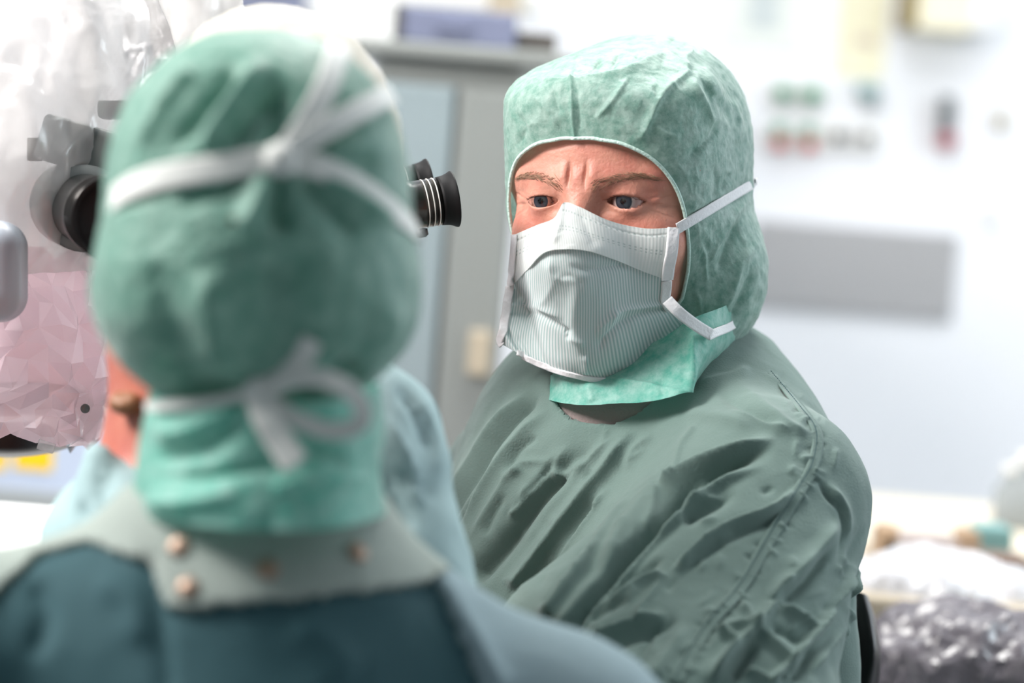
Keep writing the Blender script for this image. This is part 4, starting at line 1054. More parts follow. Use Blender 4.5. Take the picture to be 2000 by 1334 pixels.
cloth_piece('yoke', fv, fn, fq, [(-120, 930), (270, 930), (500, 900), (760, 960), (870, 1120), (830, 1140), (600, 1166), (330, 1190), (302, 1100), (170, 1062), (80, 1085), (0, 1150), (-120, 1260)], 0.004, M['gown_grey'], fgown, 'pale grey-green yoke around the neck')
cloth_piece('sleeve', fv, fn, fq, [(800, 1060), (1500, 1300), (1500, 1450), (985, 1450), (880, 1200), (845, 1128)], 0.003, M['gown_sleeve_lit'] if 'gown_sleeve_lit' in M else M['gown_grey'], fgown, 'sleeve painted lighter grey-blue where light falls')  # lighter layer painting the wall light on the right sleeve
for x, y in ((356, 1075), (522, 1118), (690, 1086), (372, 1155)):
    a, b = on_surface([(x - 1, y), (x + 1, y)], fv, fn, 2, 0.004)
    v, f = lathe(a[0], b[0], [(0, 0.0055), (0.0012, 0.006), (0.0024, 0.0045), (0.0018, 0.002), (0.0030, 0.001)], 20)
    mesh_obj('snap_button', v, f, M['brass'] if 'brass' in M else M['steel'], fgown)

# ------------------------------------------------------------------ third person, mostly hidden behind the nearest one
HT = Frame(70, 8, 0, P(530, 362, 1.711))
TJ = dict(neck0=P(400, 620, 1.715), neck1=P(368, 970, 1.720), neckr=(0.064, 0.040), trap=0.016, sl=P(258, 1095, 1.684), sr=P(678, 885, 1.702), el=P(210, 1500, 1.647), er=P(800, 1400, 1.647),
          wl=P(0, 1700, 1.784), wr=P(560, 1750, 1.812), chest=P(500, 1150, 1.738), waist=P(480, 2000, 1.784))
TJ['hipl'] = TJ['waist'] - RT * 0.09; TJ['hipr'] = TJ['waist'] + RT * 0.09
TJ['face'] = np.array([-0.9, 0.43, 0.0]); standing(TJ)
third = thing('person', (TJ['waist'][0], TJ['waist'][1], 0), 'person in blue-green gown and cream cap, mostly hidden behind the nearest head', 'person', 'operating team')
build_body('body', TJ, HT, lambda q: plain_head(q / 0.86) * 0.86, M['skin_far'], third, 0.013)
c3 = build_cap(third, HT, lambda q: ellipsoid(q, (0, -0.006, 0.016), (0.068, 0.074, 0.088)), lambda a: np.full(np.shape(a), 1.0), [], M['cap_cream'] if 'cap_cream' in M else M['cap'], 140, 90, 1.5, seed=8.0)
c3['label'] = 'cream cap'
def gown_third(p):
    J = TJ
    d = cone(p, P(400, 1090, 1.715), J['sl'], 0.046, 0.047)
    d = smin(d, cone(p, P(500, 1010, 1.720), J['sr'], 0.046, 0.048), 0.04)
    d = smin(d, cone(p, J['chest'], J['waist'], 0.10, 0.13), 0.05)
    d = smin(d, cone(p, J['sl'], J['el'], 0.048, 0.056), 0.03); d = smin(d, cone(p, J['sr'], J['er'], 0.054, 0.056), 0.03)
    d = smin(d, cone(p, J['el'], J['wl'], 0.058, 0.045), 0.03); d = smin(d, cone(p, J['er'], J['wr'], 0.058, 0.045), 0.03)
    return smin(d, cone(p, P(192, 890, 1.665), P(225, 1020, 1.67), 0.007, 0.022), 0.014)
_g = np.stack([TJ[k] for k in ('neck1', 'sl', 'sr', 'el', 'er', 'wl', 'wr', 'chest', 'waist')])
_lo, _hi = _g.min(0) - 0.16, _g.max(0) + 0.16; _lo[2] = TJ['waist'][2] - 0.02
g3, v3, n3, q3 = build_gown('gown', gown_third, _lo, _hi, 0.006, [([(770, 740), (820, 820), (845, 900)], -6, 10, 14), ([(740, 800), (790, 900), (830, 1000)], 6, 14, 14), ([(720, 860), (760, 960), (800, 1050)], -7, 12, 12),
    ([(700, 930), (740, 1010), (790, 1080)], 6, 12, 12), ([(800, 760), (850, 850), (850, 960)], 4, 12, 8), ([(740, 930), (800, 940), (850, 980)], -4, 10, 10), ([(150, 980), (165, 1010), (170, 1040)], -8, 12, 12), ([(215, 900), (200, 960), (215, 1010)], -5, 12, 12)], M['gown_blue'], third, (2.5, 16))
g3['label'] = 'blue-green gown'
hr = lambda p: ellipsoid(p, P(248, 788, 1.672), (0.009, 0.007, 0.005))
v, q = surface_net(hr, P(243, 790, 1.668) - 0.02, P(243, 790, 1.668) + 0.02, 0.002); v = v + gradient(hr, v) * (0.002 * ridged(v * 120, 2))[:, None]
mesh_obj('hair', v, q, M['hair'], third, label='tuft of brown hair at the neck')

# ------------------------------------------------------------------ stools and the chair
def stool(name, J, label, group, back=None):
    z = J['hipl'][2] - 0.09; c = (J['hipl'] + J['hipr']) / 2
    s = thing(name, (c[0], c[1], 0), label, 'chair', group); o = np.array([c[0], c[1], 0.0])
    v, f = lathe(o + [0, 0, z - 0.07], (0, 0, 1), [(0, 0.05), (0.002, 0.19), (0.02, 0.205), (0.05, 0.2), (0.065, 0.17), (0.068, 0.02)], 40); mesh_obj('seat', v, f, M['black'], s)
    v, f = lathe(o + [0, 0, 0.06], (0, 0, 1), [(0, 0.03), (z - 0.13, 0.028)], 20); mesh_obj('column', v, f, M['steel'], s)
    for k in range(5):
        a = k * 2 * math.pi / 5 + 0.3; e = o + np.array([math.cos(a) * 0.27, math.sin(a) * 0.27, 0.055])
        v, f = tube([o + [0, 0, 0.085], e], [0.022, 0.015], 10); leg = mesh_obj('leg', v, f, M['black'], s)
        v, f = lathe(e + np.array([-math.sin(a), math.cos(a), 0]) * 0.012 + [0, 0, -0.028], (math.sin(a), -math.cos(a), 0), [(0, 0.02), (0.004, 0.026), (0.02, 0.026), (0.024, 0.02)], 16); mesh_obj('caster', v, f, M['rubber'], leg)
    return s, o
ch, co_ = stool('surgeon_chair', SJ, 'black chair back showing behind the arm of the person in focus', None)
BK = [[(1600, 1140, 2.20), (1650, 1150, 2.17), (1688, 1160, 2.15), (1692, 1165, 2.19), (1650, 1150, 2.22)],
      [(1590, 1200, 2.20), (1660, 1205, 2.16), (1702, 1212, 2.14), (1707, 1215, 2.19), (1650, 1205, 2.23)],
      [(1580, 1270, 2.20), (1670, 1275, 2.15), (1710, 1280, 2.13), (1716, 1284, 2.19), (1650, 1275, 2.23)],
      [(1575, 1340, 2.20), (1660, 1345, 2.15), (1700, 1350, 2.14), (1707, 1354, 2.19), (1650, 1345, 2.23)],
      [(1570, 1420, 2.20), (1640, 1425, 2.16), (1668, 1430, 2.16), (1672, 1434, 2.20), (1640, 1425, 2.22)]]
g, f = loft(BK, 60, 40); mesh_obj('backrest', g.reshape(-1, 3), f, M['black'], ch)
bp_ = P(1640, 1400, 2.20); v, f = tube(spline([bp_, bp_ + np.array([0.0, 0.03, -0.2]), [bp_[0] - 0.03, bp_[1], co_[2] + SJ['hipl'][2] - 0.16], co_ + [0, 0, SJ['hipl'][2] - 0.14]], 24), 0.016, 12); mesh_obj('backrest_post', v, f, M['steel'], ch)

# ------------------------------------------------------------------ operating microscope under its sterile drape
M['scope'] = plain('microscope_enamel', lin(222, 222, 224), 0.4, var=0.03)
M['scope_pink_lit'] = plain('enamel_pink_lit', lin(238, 214, 221), 0.4, var=0.04)  # pink light on the lens body, put into its enamel colour
M['scope_grey'] = plain('microscope_alloy', lin(108, 112, 110), 0.4, metal=0.4, var=0.1)
M['ring'] = plain('white_ring', lin(225, 222, 215), 0.35)
M['clear_film'] = film('clear_film', lin(224, 222, 220), 0.55, (0.97, 0.97, 0.97, 1), 0.2)
M['pink_lit_film'] = film('film_pink_lit', lin(252, 228, 236), 0.70, (0.98, 0.93, 0.95, 1), 0.12)  # pink light on the lower drape, painted as a film tint
M['tab'] = film('clear_tab', lin(240, 240, 240), 0.3, (0.97, 0.97, 0.97, 1), 0.08)
sc = thing('operating_microscope', (P(-60, 600, 2.15)[0], P(-60, 600, 2.15)[1], 0), 'operating microscope with black eyepieces hanging at the left edge', 'microscope')
def blob(name, sdf, lo, hi, h, mat, parent, label=None):
    v, q = surface_net(sdf, lo, hi, h); v = settle(sdf, v, 2)
    return mesh_obj(name, v, q, mat, parent, label=label)
def rbox_sdf(p, c, ax, half, r):
    q = np.abs((p - c) @ np.stack(ax).T) - (np.asarray(half) - r)
    return np.linalg.norm(np.maximum(q, 0), axis=1) + np.minimum(q.max(1), 0) - r
AX = (RT, FWD, UP)
def scope_body(p):
    d = rbox_sdf(p, P(-40, 150, 2.17), AX, (0.105, 0.07, 0.10), 0.03)
    d = smin(d, rbox_sdf(p, P(30, 420, 2.16), AX, (0.055, 0.055, 0.06), 0.025), 0.03)
    return d
c0 = P(-20, 300, 2.16); blob('housing', scope_body, c0 - 0.26, c0 + 0.26, 0.006, M['scope'], sc)
_ax = -UP * 0.93 + RT * 0.10 + TOC * 0.34; _ax /= np.linalg.norm(_ax)
c1 = P(20, 560, 2.14)
v, f = lathe(c1, _ax, [(-0.01, 0.045), (0.0, 0.062), (0.04, 0.070), (0.085, 0.066), (0.098, 0.058), (0.100, 0.03)], 48); mesh_obj('lens_body', v, f, M['scope_pink_lit'], sc)
v, f = lathe(c1 + _ax * 0.1, _ax, [(-0.004, 0.04), (-0.004, 0.058), (0.004, 0.060), (0.012, 0.058), (0.018, 0.052), (0.018, 0.030), (0.006, 0.028)], 48); mesh_obj('objective_ring', v, f, M['black'], sc, label='black objective ring')
def side_pod(p): return rbox_sdf(p, P(-28, 530, 1.90), AX, (0.026, 0.03, 0.034), 0.018)
M['pod'] = plain('pod_grey', lin(160, 168, 178), 0.35)
c2 = P(-28, 530, 1.90); blob('side_pod', side_pod, c2 - 0.06, c2 + 0.06, 0.003, M['pod'], sc)
def eyepiece(o, ax, s, parent, rings):
    v, f = lathe(o, ax, [(-0.075 * s, 0.012 * s), (-0.073 * s, 0.0165 * s), (-0.024 * s, 0.0165 * s), (-0.023 * s, 0.0182 * s), (-0.018 * s, 0.0182 * s), (-0.017 * s, 0.0168 * s), (0.004 * s, 0.0166 * s)], 56)
    e = mesh_obj('eyepiece', v, f, M['metal_dark'], parent, label='black eyepiece')
    v, f = lathe(o, ax, [(0.002 * s, 0.0170 * s), (0.004 * s, 0.0172 * s), (0.007 * s, 0.0176 * s), (0.010 * s, 0.0186 * s), (0.012 * s, 0.0197 * s), (0.0130 * s, 0.0199 * s), (0.0130 * s, 0.0190 * s), (0.010 * s, 0.0165 * s), (0.006 * s, 0.0140 * s), (0.004 * s, 0.006 * s)], 56)
    mesh_obj('eyecup', v, f, M['rubber'], e)
    a_, r_, s_ = frame_of(ax); an = np.linspace(0, 2 * math.pi, 56, endpoint=False)
    for t in rings:
        v, f = tube(np.asarray(o) + a_ * t * s + 0.0167 * s * (np.cos(an)[:, None] * r_ + np.sin(an)[:, None] * s_), 0.00045 * s, 6, True)
        mesh_obj('ring', v, f, M['ring'], e)
    return e
_ea = RT * 0.955 + UP * 0.16 + FWD * 0.22; _ea /= np.linalg.norm(_ea)
eyepiece(P(852, 394, 1.99), _ea, 1.0, sc, (-0.0088, -0.0048, -0.0010))
eyepiece(P(806, 365, 2.055), _ea, 0.95, sc, (-0.012, -0.006))
v, f = tube(spline([P(760, 412, 1.99), P(720, 420, 1.99), P(660, 430, 2.0), P(500, 420, 2.12), P(200, 380, 2.16)], 30), [0.019] * 12 + [0.03] * 18, 24); mesh_obj('binocular_tube', v, f, M['scope'], sc)
v, f = lathe(P(822, 446, 1.978), UP * -1 + RT * 0.2, [(0, 0.002), (0.001, 0.0045), (0.005, 0.0045), (0.0065, 0.0025)], 16); mesh_obj('clamp_knob', v, f, M['black'], sc)
_eb = TOC * 0.93 + RT * 0.30 - UP * 0.10; _eb /= np.linalg.norm(_eb)
eyepiece(P(216, 425, 1.85), _eb, 1.45, sc, ())
v, f = lathe(P(216, 425, 1.85) - _eb * 0.10, _eb, [(-0.06, 0.02), (-0.058, 0.03), (0, 0.03), (0.002, 0.02)], 32); mesh_obj('tube', v, f, M['scope_grey'], sc)
def bracket(p):
    d = rbox_sdf(p, P(165, 290, 1.97), (RT * 0.96 - UP * 0.28, FWD, UP * 0.96 + RT * 0.28), (0.030, 0.02, 0.016), 0.004)
    d = np.minimum(d, rbox_sdf(p, P(115, 275, 1.955), AX, (0.010, 0.012, 0.014), 0.003))
    return np.minimum(d, rbox_sdf(p, P(228, 215, 1.99), AX, (0.012, 0.012, 0.006), 0.002))
c3_ = P(165, 290, 1.97); blob('bracket', bracket, c3_ - 0.07, c3_ + 0.07, 0.0025, M['scope_grey'], sc, 'dark grey bracket')
v, f = box(0, 0, 0, 0.010, 0.006, 0.016, 0.001); v = np.asarray(v) @ np.stack([RT, FWD, UP]) + P(68, 292, 1.96); mesh_obj('latch', v, f, M['black'], sc)
v, f = lathe(P(167, 798, 1.962), TOC, [(0, 0.0022), (0.0006, 0.0033), (0.0014, 0.0033), (0.0016, 0.0024), (0.0010, 0.0022), (0.0010, 0.0004)], 20); mesh_obj('screw', v, f, M['scope_grey'], sc, label='small round screw head')

drape = thing('microscope_drape', P(100, 870, 1.98), 'crumpled clear plastic drape, pink light tinted into its lower part, hanging over the microscope at the left', 'drape')
def sheet(name, rings, nu, nv, amp, freq, mat, seed, label=None, folds=(), smooth=True, jitter=0.0):
    g, f = loft(rings, nu, nv); n = grid_normals(g, True).reshape(-1, 3); p = g.reshape(-1, 3)
    c = p.mean(0)
    if ((p - c) * n).sum() < 0: n = -n; f = f[:, ::-1]
    w = p * np.array([1, 1, 0.45]) * freq + seed
    p = p + n * (amp * (ridged(w, 3, 0.5) - 0.4) + amp * 0.5 * ridged(w * 2.7 + 3, 2))[:, None]
    if jitter:
        r_ = np.random.RandomState(4); p = p + n * r_.normal(0, jitter, len(p))[:, None] + r_.normal(0, jitter * 0.8, p.shape)
        f = np.array([t_ for q_ in f for t_ in (([q_[0], q_[1], q_[2]], [q_[0], q_[2], q_[3]]) if r_.rand() < 0.5 else ([q_[0], q_[1], q_[3]], [q_[1], q_[2], q_[3]]))])
    if folds: p = p + n * fold_offsets(p, n, folds)[:, None]
    return mesh_obj(name, p, f, mat, drape, smooth=smooth, label=label)
def ell(y, x0, x1, dc, rd, tilt=0.0):
    cx, rx = (x0 + x1) / 2, (x1 - x0) / 2
    return [(cx + rx * math.cos(a), y + tilt * math.cos(a), dc - rd * math.sin(a)) for a in np.arange(12) / 12 * 2 * math.pi]
sheet('clear_sheet', [ell(-160, -420, 400, 2.15, 0.16), ell(-30, -420, 425, 2.15, 0.16), ell(110, -400, 380, 2.13, 0.17), ell(260, -380, 300, 2.10, 0.17), ell(400, -330, 235, 2.08, 0.15), ell(520, -260, 215, 2.07, 0.12)], 280, 170, 0.013, 12, M['clear_film'], 2.0, 'milky clear plastic sheet')
sheet('pink_lit_sheet', [ell(500, -260, 190, 2.07, 0.11), ell(580, -240, 212, 2.06, 0.11), ell(660, -230, 236, 2.06, 0.11), ell(740, -220, 236, 2.06, 0.10, -8), ell(800, -200, 196, 2.06, 0.09, 0), ell(845, -170, 150, 2.06, 0.075, 16)], 46, 13, 0.0060, 9, M['pink_lit_film'], 5.0, 'plastic sheet with pink light in its tint', [
    ([(63, 757), (136, 804), (144, 851)], 7, 5, 9, (0.1, 0)), ([(0, 710), (31, 757), (52, 817)], -3, 4, 5, (0, 0)), ([(147, 712), (173, 733)], 4, 4, 5), ([(68, 610), (105, 636), (115, 704), (73, 720)], 5, 5, 7),
    ([(200, 641), (173, 736), (142, 851)], 6, 6, 10, (0.1, 0)), ([(138, 630), (145, 660)], 4, 4, 5), ([(0, 690), (60, 672), (90, 690)], 5, 6, 8), ([(20, 640), (55, 610), (60, 560)], 5, 5, 6), ([(100, 730), (60, 770)], -4, 8, 8), ([(215, 660), (190, 760), (160, 830)], -4, 9, 6)], smooth=False, jitter=0.0030)
sheet('side_sheet', [ell(-40, 300, 430, 2.05, 0.05), ell(20, 310, 455, 2.05, 0.05), ell(70, 320, 472, 2.05, 0.05), ell(110, 330, 420, 2.05, 0.04)], 90, 50, 0.006, 14, M['clear_film'], 9.0)
v, f = box(0, 0, 0, 0.012, 0.0015, 0.007, 0.0005); v = np.asarray(v) @ np.stack([RT * 0.95 - UP * 0.3, FWD, UP * 0.95 + RT * 0.3]) + P(90, 872, 1.975); mesh_obj('pull_tab', v, f, M['tab'], drape, label='clear plastic pull tab')

# ------------------------------------------------------------------ the far side of the room
def W(px, py, y):
    q = P(px, py, 1.0) - CAM; t = (y - CAM[1]) / q[1]; return CAM + q * t
def upright(px, py, w, h, y, t, bev=0.004):
    """box standing square to the room, face at distance y, size given in picture pixels"""
    c = W(px, py, y); k = (c - CAM) @ FWD / FPX
    return box(c[0], c[1] + t / 2, c[2], w * k, t, h * k, bev)
def one(name, px, py, w, h, y, t, mat, label, cat, group=None, bev=0.004):
    v, f = upright(px, py, w, h, y, t, bev); o = mesh_obj(name, v, f, mat, smooth=False)
    return tag(o, label, cat, group)
def multi(name, px, py, y, label, cat, group=None):
    c = W(px, py, y); return thing(name, c, label, cat, group)
YW = 4.6
M['panel'] = plain('brushed_steel', lin(176, 176, 178), 0.45, metal=0.25, var=0.03, scale=4)
M['paper'] = plain('paper', lin(226, 230, 224), 0.8); M['paper_grey'] = plain('printed_grey', lin(198, 206, 206), 0.8)
M['paper_y'] = plain('yellow_paper', lin(240, 236, 208), 0.8); M['print'] = plain('print_ink', lin(214, 200, 184), 0.8)
M['olive'] = plain('olive_plastic', lin(150, 134, 92), 0.6); M['white'] = plain('white_plastic', lin(236, 236, 234), 0.5)
M['cream'] = plain('cream_plastic', lin(238, 232, 208), 0.5); M['green'] = plain('green_cap', lin(40, 140, 104), 0.5); M['red'] = plain('red_button', lin(214, 70, 64), 0.5)
M['crimson'] = plain('crimson_knob', lin(160, 20, 50), 0.4); M['grey'] = plain('grey_plastic', lin(150, 156, 158), 0.5); M['slate'] = plain('slate', lin(74, 78, 82), 0.5)
M['beige'] = plain('beige_laminate', lin(180, 168, 148), 0.5); M['counter'] = plain('counter_laminate', lin(226, 216, 196), 0.5)
M['brown'] = plain('cardboard', lin(176, 150, 124), 0.8, var=0.1); M['teal'] = plain('teal_box', lin(120, 160, 158), 0.6)
M['bin'] = plain('blue_grey_bin', lin(116, 122, 146), 0.5, var=0.05); M['cab'] = plain('cabinet_grey', lin(142, 146, 143), 0.45, metal=0.2, var=0.04, scale=3)
M['cab_blue'] = plain('cabinet_door_blue', lin(146, 160, 164), 0.4, metal=0.15); M['taupe'] = plain('dark_taupe', lin(84, 80, 76), 0.6)
M['yellow'] = plain('yellow_label', lin(250, 204, 20), 0.5); M['pale_blue'] = plain('pale_blue_case', lin(190, 202, 222), 0.4)
M['bag_dark'] = plain('dark_bag', lin(96, 90, 96), 0.25, spec=0.7); M['bag_white'] = plain('white_bag', lin(206, 206, 210), 0.25, spec=0.6)

p_ = multi('steel_wall_panel', 1668, 527, YW, 'wide grey brushed steel panel on the white wall', 'panel')
v, f = upright(1668, 527, 396, 168, YW - 0.012, 0.012, 0.003); mesh_obj('plate', v, f, M['panel'], p_, smooth=False)
for x, y in ((1484, 440), (1862, 470), (1474, 585), (1850, 612)):
    v, f = lathe(W(x, y, YW - 0.012), (0, -1, 0), [(0, 0.006), (0.002, 0.005), (0.003, 0.002)], 12); mesh_obj('screw', v, f, M['steel'], p_)
p_ = multi('wall_notice', 1490, 35, YW, 'pale grey printed notice on the wall above the green gas outlets', 'notice')
v, f = upright(1490, 20, 150, 150, YW - 0.004, 0.004, 0.001); mesh_obj('sheet', v, f, M['paper'], p_, smooth=False)
v, f = upright(1492, 15, 62, 86, YW - 0.0055, 0.002, 0.0005); mesh_obj('print_block', v, f, M['paper_grey'], p_, smooth=False)
p_ = multi('wall_notice', 1685, 60, YW, 'tall pale yellow paper notice on the wall', 'notice')
v, f = upright(1684, 55, 96, 195, YW - 0.004, 0.004, 0.001); mesh_obj('sheet', v, f, M['paper_y'], p_, smooth=False)
v, f = upright(1690, 80, 40, 22, YW - 0.0055, 0.002, 0.0005); mesh_obj('print_block', v, f, M['print'], p_, smooth=False)
p_ = multi('glove_dispenser', 1860, 10, YW, 'cream box dispenser with olive side at the top right of the wall', 'dispenser')
v, f = upright(1845, 8, 110, 105, YW - 0.11, 0.11, 0.006); mesh_obj('box', v, f, M['cream'], p_, smooth=False)
v, f = upright(1783, 2, 22, 100, YW - 0.12, 0.12, 0.004); mesh_obj('side_plate', v, f, M['olive'], p_, smooth=False)
v, f = upright(1918, 10, 44, 100, YW - 0.10, 0.10, 0.006); mesh_obj('lid', v, f, M['white'], p_, smooth=False)
def outlet(x, y, cols, label, group='gas outlets on the wall'):
    o = multi('gas_outlet', x, y, YW, label, 'outlet', group)
    v, f = lathe(W(x, y, YW), (0, -1, 0), [(0, 0.030), (0.006, 0.030), (0.009, 0.026), (0.009, 0.010)], 28); mesh_obj('base', v, f, M['white'], o)
    for (dy, r, m_, nm) in cols:
        v, f = lathe(W(x, y + dy, YW - 0.009), (0, -1, 0), [(0, r), (0.02, r), (0.026, r * 0.85), (0.028, r * 0.3)], 24); mesh_obj(nm, v, f, M[m_], o)
outlet(1528, 180, [(0, 0.013, 'green', 'cap')], 'left green-capped gas outlet in the upper row on the wall')
outlet(1585, 184, [(0, 0.014, 'green', 'cap')], 'right green-capped gas outlet in the upper row on the wall')
outlet(1521, 264, [(-9, 0.011, 'green', 'cap'), (17, 0.010, 'red', 'button')], 'left green and red gas outlet in the lower row on the wall')
outlet(1578, 267, [(-9, 0.011, 'green', 'cap'), (17, 0.010, 'red', 'button')], 'right green and red gas outlet in the lower row on the wall')
outlet(1637, 264, [(0, 0.010, 'slate', 'cap')], 'small grey outlet beside the green and red ones')
outlet(1692, 269, [(0, 0.009, 'slate', 'cap')], 'small grey outlet farthest right in the lower row')
p_ = multi('suction_regulator', 1698, 188, YW, 'small teal-topped regulator under the yellow notice', 'regulator')
v, f = upright(1698, 178, 40, 22, YW - 0.03, 0.03, 0.004); mesh_obj('body', v, f, M['teal_pale'] if 'teal_pale' in M else M['teal'], p_, smooth=False)
v, f = lathe(W(1698, 200, YW), (0, -1, 0), [(0, 0.009), (0.03, 0.009), (0.034, 0.005)], 16); mesh_obj('knob', v, f, M['grey'], p_)
p_ = multi('flowmeter', 1848, 240, YW, 'dark flowmeter tube with crimson knob on the wall', 'flowmeter')
v, f = upright(1850, 222, 16, 62, YW - 0.035, 0.02, 0.004); mesh_obj('tube', v, f, M['slate'], p_, smooth=False)
v, f = upright(1850, 222, 30, 70, YW - 0.012, 0.012, 0.004); mesh_obj('backplate', v, f, M['grey'], p_, smooth=False)
v, f = lathe(W(1844, 276, YW), (0, -1, 0), [(0, 0.013), (0.035, 0.013), (0.045, 0.011), (0.047, 0.004)], 20); mesh_obj('knob', v, f, M['crimson'], p_)
p_ = multi('wall_hook', 1956, 235, YW, 'small yellowish hook near the right edge of the wall', 'hook')
v, f = upright(1956, 236, 20, 34, YW - 0.006, 0.006, 0.002); mesh_obj('plate', v, f, M['olive_pale'] if 'olive_pale' in M else M['olive'], p_, smooth=False)
v, f = tube(spline([W(1956, 232, YW - 0.004), W(1956, 238, YW - 0.03), W(1956, 226, YW - 0.036)], 10), 0.005, 8); mesh_obj('peg', v, f, M['cream'], p_)
one('wall_socket', 1940, 420, 26, 40, YW - 0.012, 0.012, M['white'], 'faint white socket plate on the wall right of the steel panel', 'socket')

# counter at the right with boxes and bags
YC = 3.15
M['tray'] = plain('tray_grey', lin(168, 156, 152), 0.5, var=0.1, scale=40); M['tray_dark'] = plain('tray_brown', lin(120, 100, 88), 0.5, var=0.1, scale=40)
M['door_taupe'] = plain('door_laminate', lin(168, 158, 154), 0.5, var=0.05)
ct = thing('counter', (1.0, YC + 0.35, 0), 'long cream-topped counter along the white wall at the right', 'counter')
c = W(1850, 1068, YC); zt = c[2]
v, f = box(1.25, YC + 0.27, zt - 0.02, 2.2, 0.54, 0.04, 0.006); mesh_obj('worktop', v, f, M['counter'], ct, smooth=False)
v, f = box(1.25, YC + 0.31, zt / 2 - 0.02, 2.16, 0.44, zt - 0.04, 0.004); mesh_obj('base_cabinet', v, f, M['white'], ct, smooth=False)
for k in range(4):
    v, f = box(0.42 + k * 0.54, YC + 0.095, zt / 2 - 0.02, 0.52, 0.02, zt - 0.16, 0.004); d_ = mesh_obj('door', v, f, M['door_taupe'], ct, smooth=False)
    v, f = tube([(0.62 + k * 0.54, YC + 0.07, zt - 0.3), (0.62 + k * 0.54, YC + 0.07, zt - 0.16)], 0.006, 8); mesh_obj('handle', v, f, M['steel'], d_)
YT = 2.68
tr = thing('instrument_trolley', (0.62, YT + 0.2, 0), 'steel trolley with open shelves behind the person in focus at the lower right', 'trolley')
c = W(1850, 1175, YT); zt2 = c[2]
for z, nm in ((zt2 - 0.012, 'top_shelf'), (zt2 - 0.30, 'lower_shelf')):
    v, f = box(0.62, YT + 0.2, z, 0.70, 0.42, 0.024, 0.005); mesh_obj(nm, v, f, M['beige'] if nm == 'top_shelf' else M['steel'], tr, smooth=False)
for dx in (-0.33, 0.33):
    for dy in (0.02, 0.38):
        v, f = tube([(0.62 + dx, YT + dy, 0.05), (0.62 + dx, YT + dy, zt2 - 0.02)], 0.011, 10); lg = mesh_obj('leg', v, f, M['steel'], tr)
        v, f = lathe((0.62 + dx - 0.012, YT + dy, 0.032), (1, 0, 0), [(0, 0.02), (0.003, 0.032), (0.021, 0.032), (0.024, 0.02)], 16); mesh_obj('caster', v, f, M['rubber'], lg)
def on_top(name, px, w, h, d, y, z, mat, label, cat, group=None, bev=0.004):
    x = W(px, 1060, y)[0]; v, f = box(x, y + d / 2, z + h / 2, w, d, h, bev)
    return tag(mesh_obj(name, v, f, mat, smooth=False), label, cat, group)
YI = YT + 0.30
on_top('carton', 1736, 0.022, 0.034, 0.05, YI, zt2, M['brown'], 'small brown carton beside the sleeve, behind the white bag', 'box')
on_top('instrument_tray', 1800, 0.085, 0.024, 0.09, YI, zt2, M['tray'], 'low grey-brown tray behind the white bag', 'tray')
on_top('carton', 1898, 0.026, 0.036, 0.05, YI, zt2, M['brown'], 'brown carton next to the teal box', 'box')
on_top('instrument_tray', 1960, 0.060, 0.022, 0.07, YI - 0.09, zt2, M['tray_dark'], 'low dark brown tray in front of the teal box', 'tray')
on_top('storage_box', 1943, 0.038, 0.042, 0.06, YI, zt2, M['teal'], 'small teal box near the right edge', 'box')
for k, (px, r, hh) in enumerate(((1962, 0.018, 0.075), (1990, 0.02, 0.09))):
    x = W(px, 1060, YC + 0.25)[0]
    b_ = thing('bottle', (x, YC + 0.25, zt), ('grey glass bottle behind the teal box', 'taller grey glass bottle at the right edge of the counter')[k], 'bottle', 'bottles on the counter')
    v, f = lathe((x, YC + 0.25, zt), (0, 0, 1), [(0, r * 0.9), (0.003, r), (hh * 0.6, r), (hh * 0.75, r * 0.45), (hh * 0.9, r * 0.4)], 20); mesh_obj('glass', v, f, M['grey'], b_)
    v, f = lathe((x, YC + 0.25, zt + hh * 0.88), (0, 0, 1), [(0, r * 0.48), (hh * 0.14, r * 0.48), (hh * 0.15, r * 0.3)], 16); mesh_obj('stopper', v, f, M['white'], b_)
def bag(name, px, py, y, rx, ry, rz, mat, label, seed, group=None):
    c = W(px, py, y); sd = lambda p: ellipsoid(p, c, (rx, ry, rz), 2.6)
    v, q = surface_net(sd, c - np.array([rx, ry, rz]) - 0.02, c + np.array([rx, ry, rz]) + 0.02, 0.006); n = gradient(sd, v)
    v = v + n * (0.018 * (ridged(v * 13 + seed, 3, 0.55) - 0.5))[:, None]; v[:, 2] = np.maximum(v[:, 2], c[2] - rz)
    return tag(mesh_obj(name, v, q, mat, smooth=False), label, 'bag', group)
bag('plastic_bag', 1825, 1160, YT + 0.10, 0.085, 0.07, 0.026, M['bag_white'], 'crumpled white plastic bag lying on the trolley', 2.0)
YB = 2.36
bag('plastic_bag', 1905, 1340, YB + 0.12, 0.085, 0.10, 0.055, M['bag_dark'], 'dark grey crumpled plastic bag at the lower right corner', 6.0)
c = W(1905, 1340, YB + 0.12)
st = thing('side_table', (c[0], c[1], 0), 'low steel table under the dark plastic bag', 'table'); zb = c[2] - 0.055
v, f = box(c[0], c[1], zb - 0.012, 0.40, 0.34, 0.022, 0.005); mesh_obj('tabletop', v, f, M['steel'], st, smooth=False)
for dx in (-0.18, 0.18):
    for dy in (-0.15, 0.15):
        v, f = tube([(c[0] + dx, c[1] + dy, 0.0), (c[0] + dx, c[1] + dy, zb - 0.02)], 0.012, 10); mesh_obj('leg', v, f, M['steel'], st)

